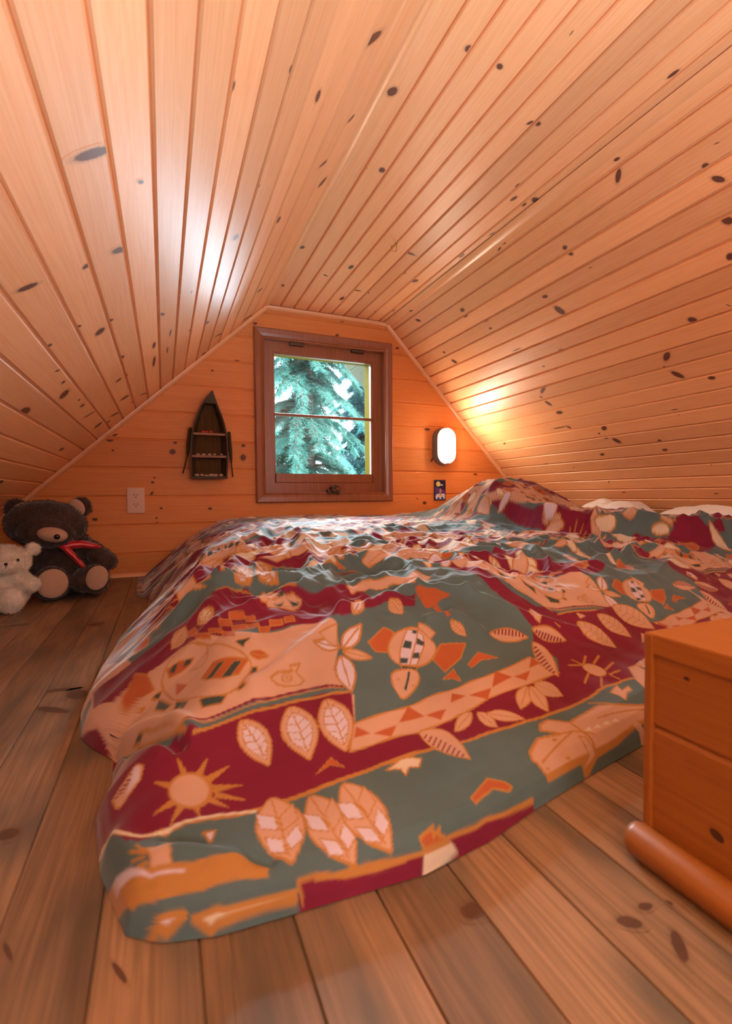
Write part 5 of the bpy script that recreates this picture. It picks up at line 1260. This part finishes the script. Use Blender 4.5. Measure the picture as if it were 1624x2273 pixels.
def conifer(x, y, h, rad, nb, nl, leafl, mat, seed, label, droop, zb=-2.65, zlo=-.2, gap=0):
    """whorls of drooping boughs, each carrying flat sprays of leaflets"""
    rs = np.random.RandomState(seed); root = empty('evergreen_tree', (x, y, zb)); tag(root, label, 'tree')
    bm = bmesh.new(); tube(bm, [(x, y, zb), (x+.03, y, zb+h*.5), (x, y, zb+h)], [.16*rad/1.5, .10*rad/1.5, .015], 10)
    V, T = [], []
    P0, D0, S0 = [], [], []
    for i in range(nb):
        z = zlo+(zb+h-zlo)*rs.rand()**1.15; a = rs.rand()*2*PI
        if gap and (math.sin(z*7+seed) > gap): continue
        r = rad*(1-(z-zb)/h*.82)*(.55+.45*rs.rand()); d = np.array([math.cos(a), math.sin(a), 0])
        pts = []
        for k in range(9):
            t = k/8; pts.append(np.array([x, y, z])+d*r*t+np.array([0, 0, .22*r*t-droop*r*t*t]))
        tube(bm, [tuple(p) for p in pts[::2]], [.014, .011, .008, .006, .003], 5)
        for k in range(1, 9):
            n_ = nl; t = rs.rand(n_); base = pts[k-1][None]+(pts[k]-pts[k-1])[None]*t[:, None]
            side = np.cross(pts[k]-pts[k-1], [0, 0, 1]); side /= np.linalg.norm(side)
            sg = rs.choice([-1, 1], n_)[:, None]; ln = leafl*(1.15-.5*k/8)*(.6+.7*rs.rand(n_))[:, None]
            dirv = side[None]*sg*.8+(pts[k]-pts[k-1])[None]/np.linalg.norm(pts[k]-pts[k-1])*.65+np.stack([rs.normal(0, .2, n_), rs.normal(0, .2, n_), rs.normal(-.45, .25, n_)], 1)
            dirv /= np.linalg.norm(dirv, axis=1)[:, None]
            P0.append(base); D0.append(dirv*ln); S0.append(np.tile(side, (n_, 1)))
    obj('trunk', bm, BARK, root, smooth=True)
    P0 = np.concatenate(P0); D0 = np.concatenate(D0); n_ = len(P0)
    # each spray: a midrib of paired leaflets
    Vs, Fs = [], []
    base = 0
    for k in range(5):
        t = (k+.5)/5; c = P0+D0*t; L = np.linalg.norm(D0, axis=1)[:, None]
        for sgn in (-1, 1):
            nrm = np.cross(D0, rs.normal(0, 1, D0.shape)*.3+np.array([0, 0, 1])); nrm /= np.linalg.norm(nrm, axis=1)[:, None]
            tip = c+D0*.28+nrm*sgn*L*.34*(1-.5*t); q = c+D0*.10
            Vs += [c, q, tip]; ar = np.arange(n_)
            Fs.append(np.stack([base+ar, base+n_+ar, base+2*n_+ar], 1)); base += 3*n_
    me = bpy.data.meshes.new('foliage'); vv = np.concatenate(Vs); ff = np.concatenate(Fs)
    me.vertices.add(len(vv)); me.vertices.foreach_set('co', (vv-np.array([x, y, zb])).astype(np.float32).ravel())
    me.loops.add(ff.size); me.loops.foreach_set('vertex_index', ff.astype(np.int32).ravel()); me.polygons.add(len(ff)); me.polygons.foreach_set('loop_start', np.arange(0, ff.size, 3, dtype=np.int32)); me.update(calc_edges=True)
    me.materials.append(mat); fo = link_mesh('foliage', me, root)
    return root
F1 = foliage_mat('cedar_green', TREE1, .45); F2 = foliage_mat('fir_green', TREE2, .35)
conifer(1.55, 5.6, 7.5, 1.75, 300, 28, .13, F1, 5, 'large drooping evergreen filling the left of the view through the window', .75)
conifer(3.75, 8.6, 8.5, 1.7, 150, 20, .20, F2, 11, 'thinner evergreen with bright sky gaps, behind at the right of the window view', .55)
conifer(1.3, 13.2, 9.0, 2.3, 130, 20, .22, F2, 15, 'dark evergreen standing behind the drooping one beyond the window', .6)
# sun on the trees outside
sd = bpy.data.lights.new('sun', 'SUN'); sd.energy = SUN; sd.angle = .02; sd.color = (1, .96, .88)
so = bpy.data.objects.new('sun', sd); C.objects.link(so); so.rotation_euler = (math.radians(38), math.radians(12), math.radians(20))
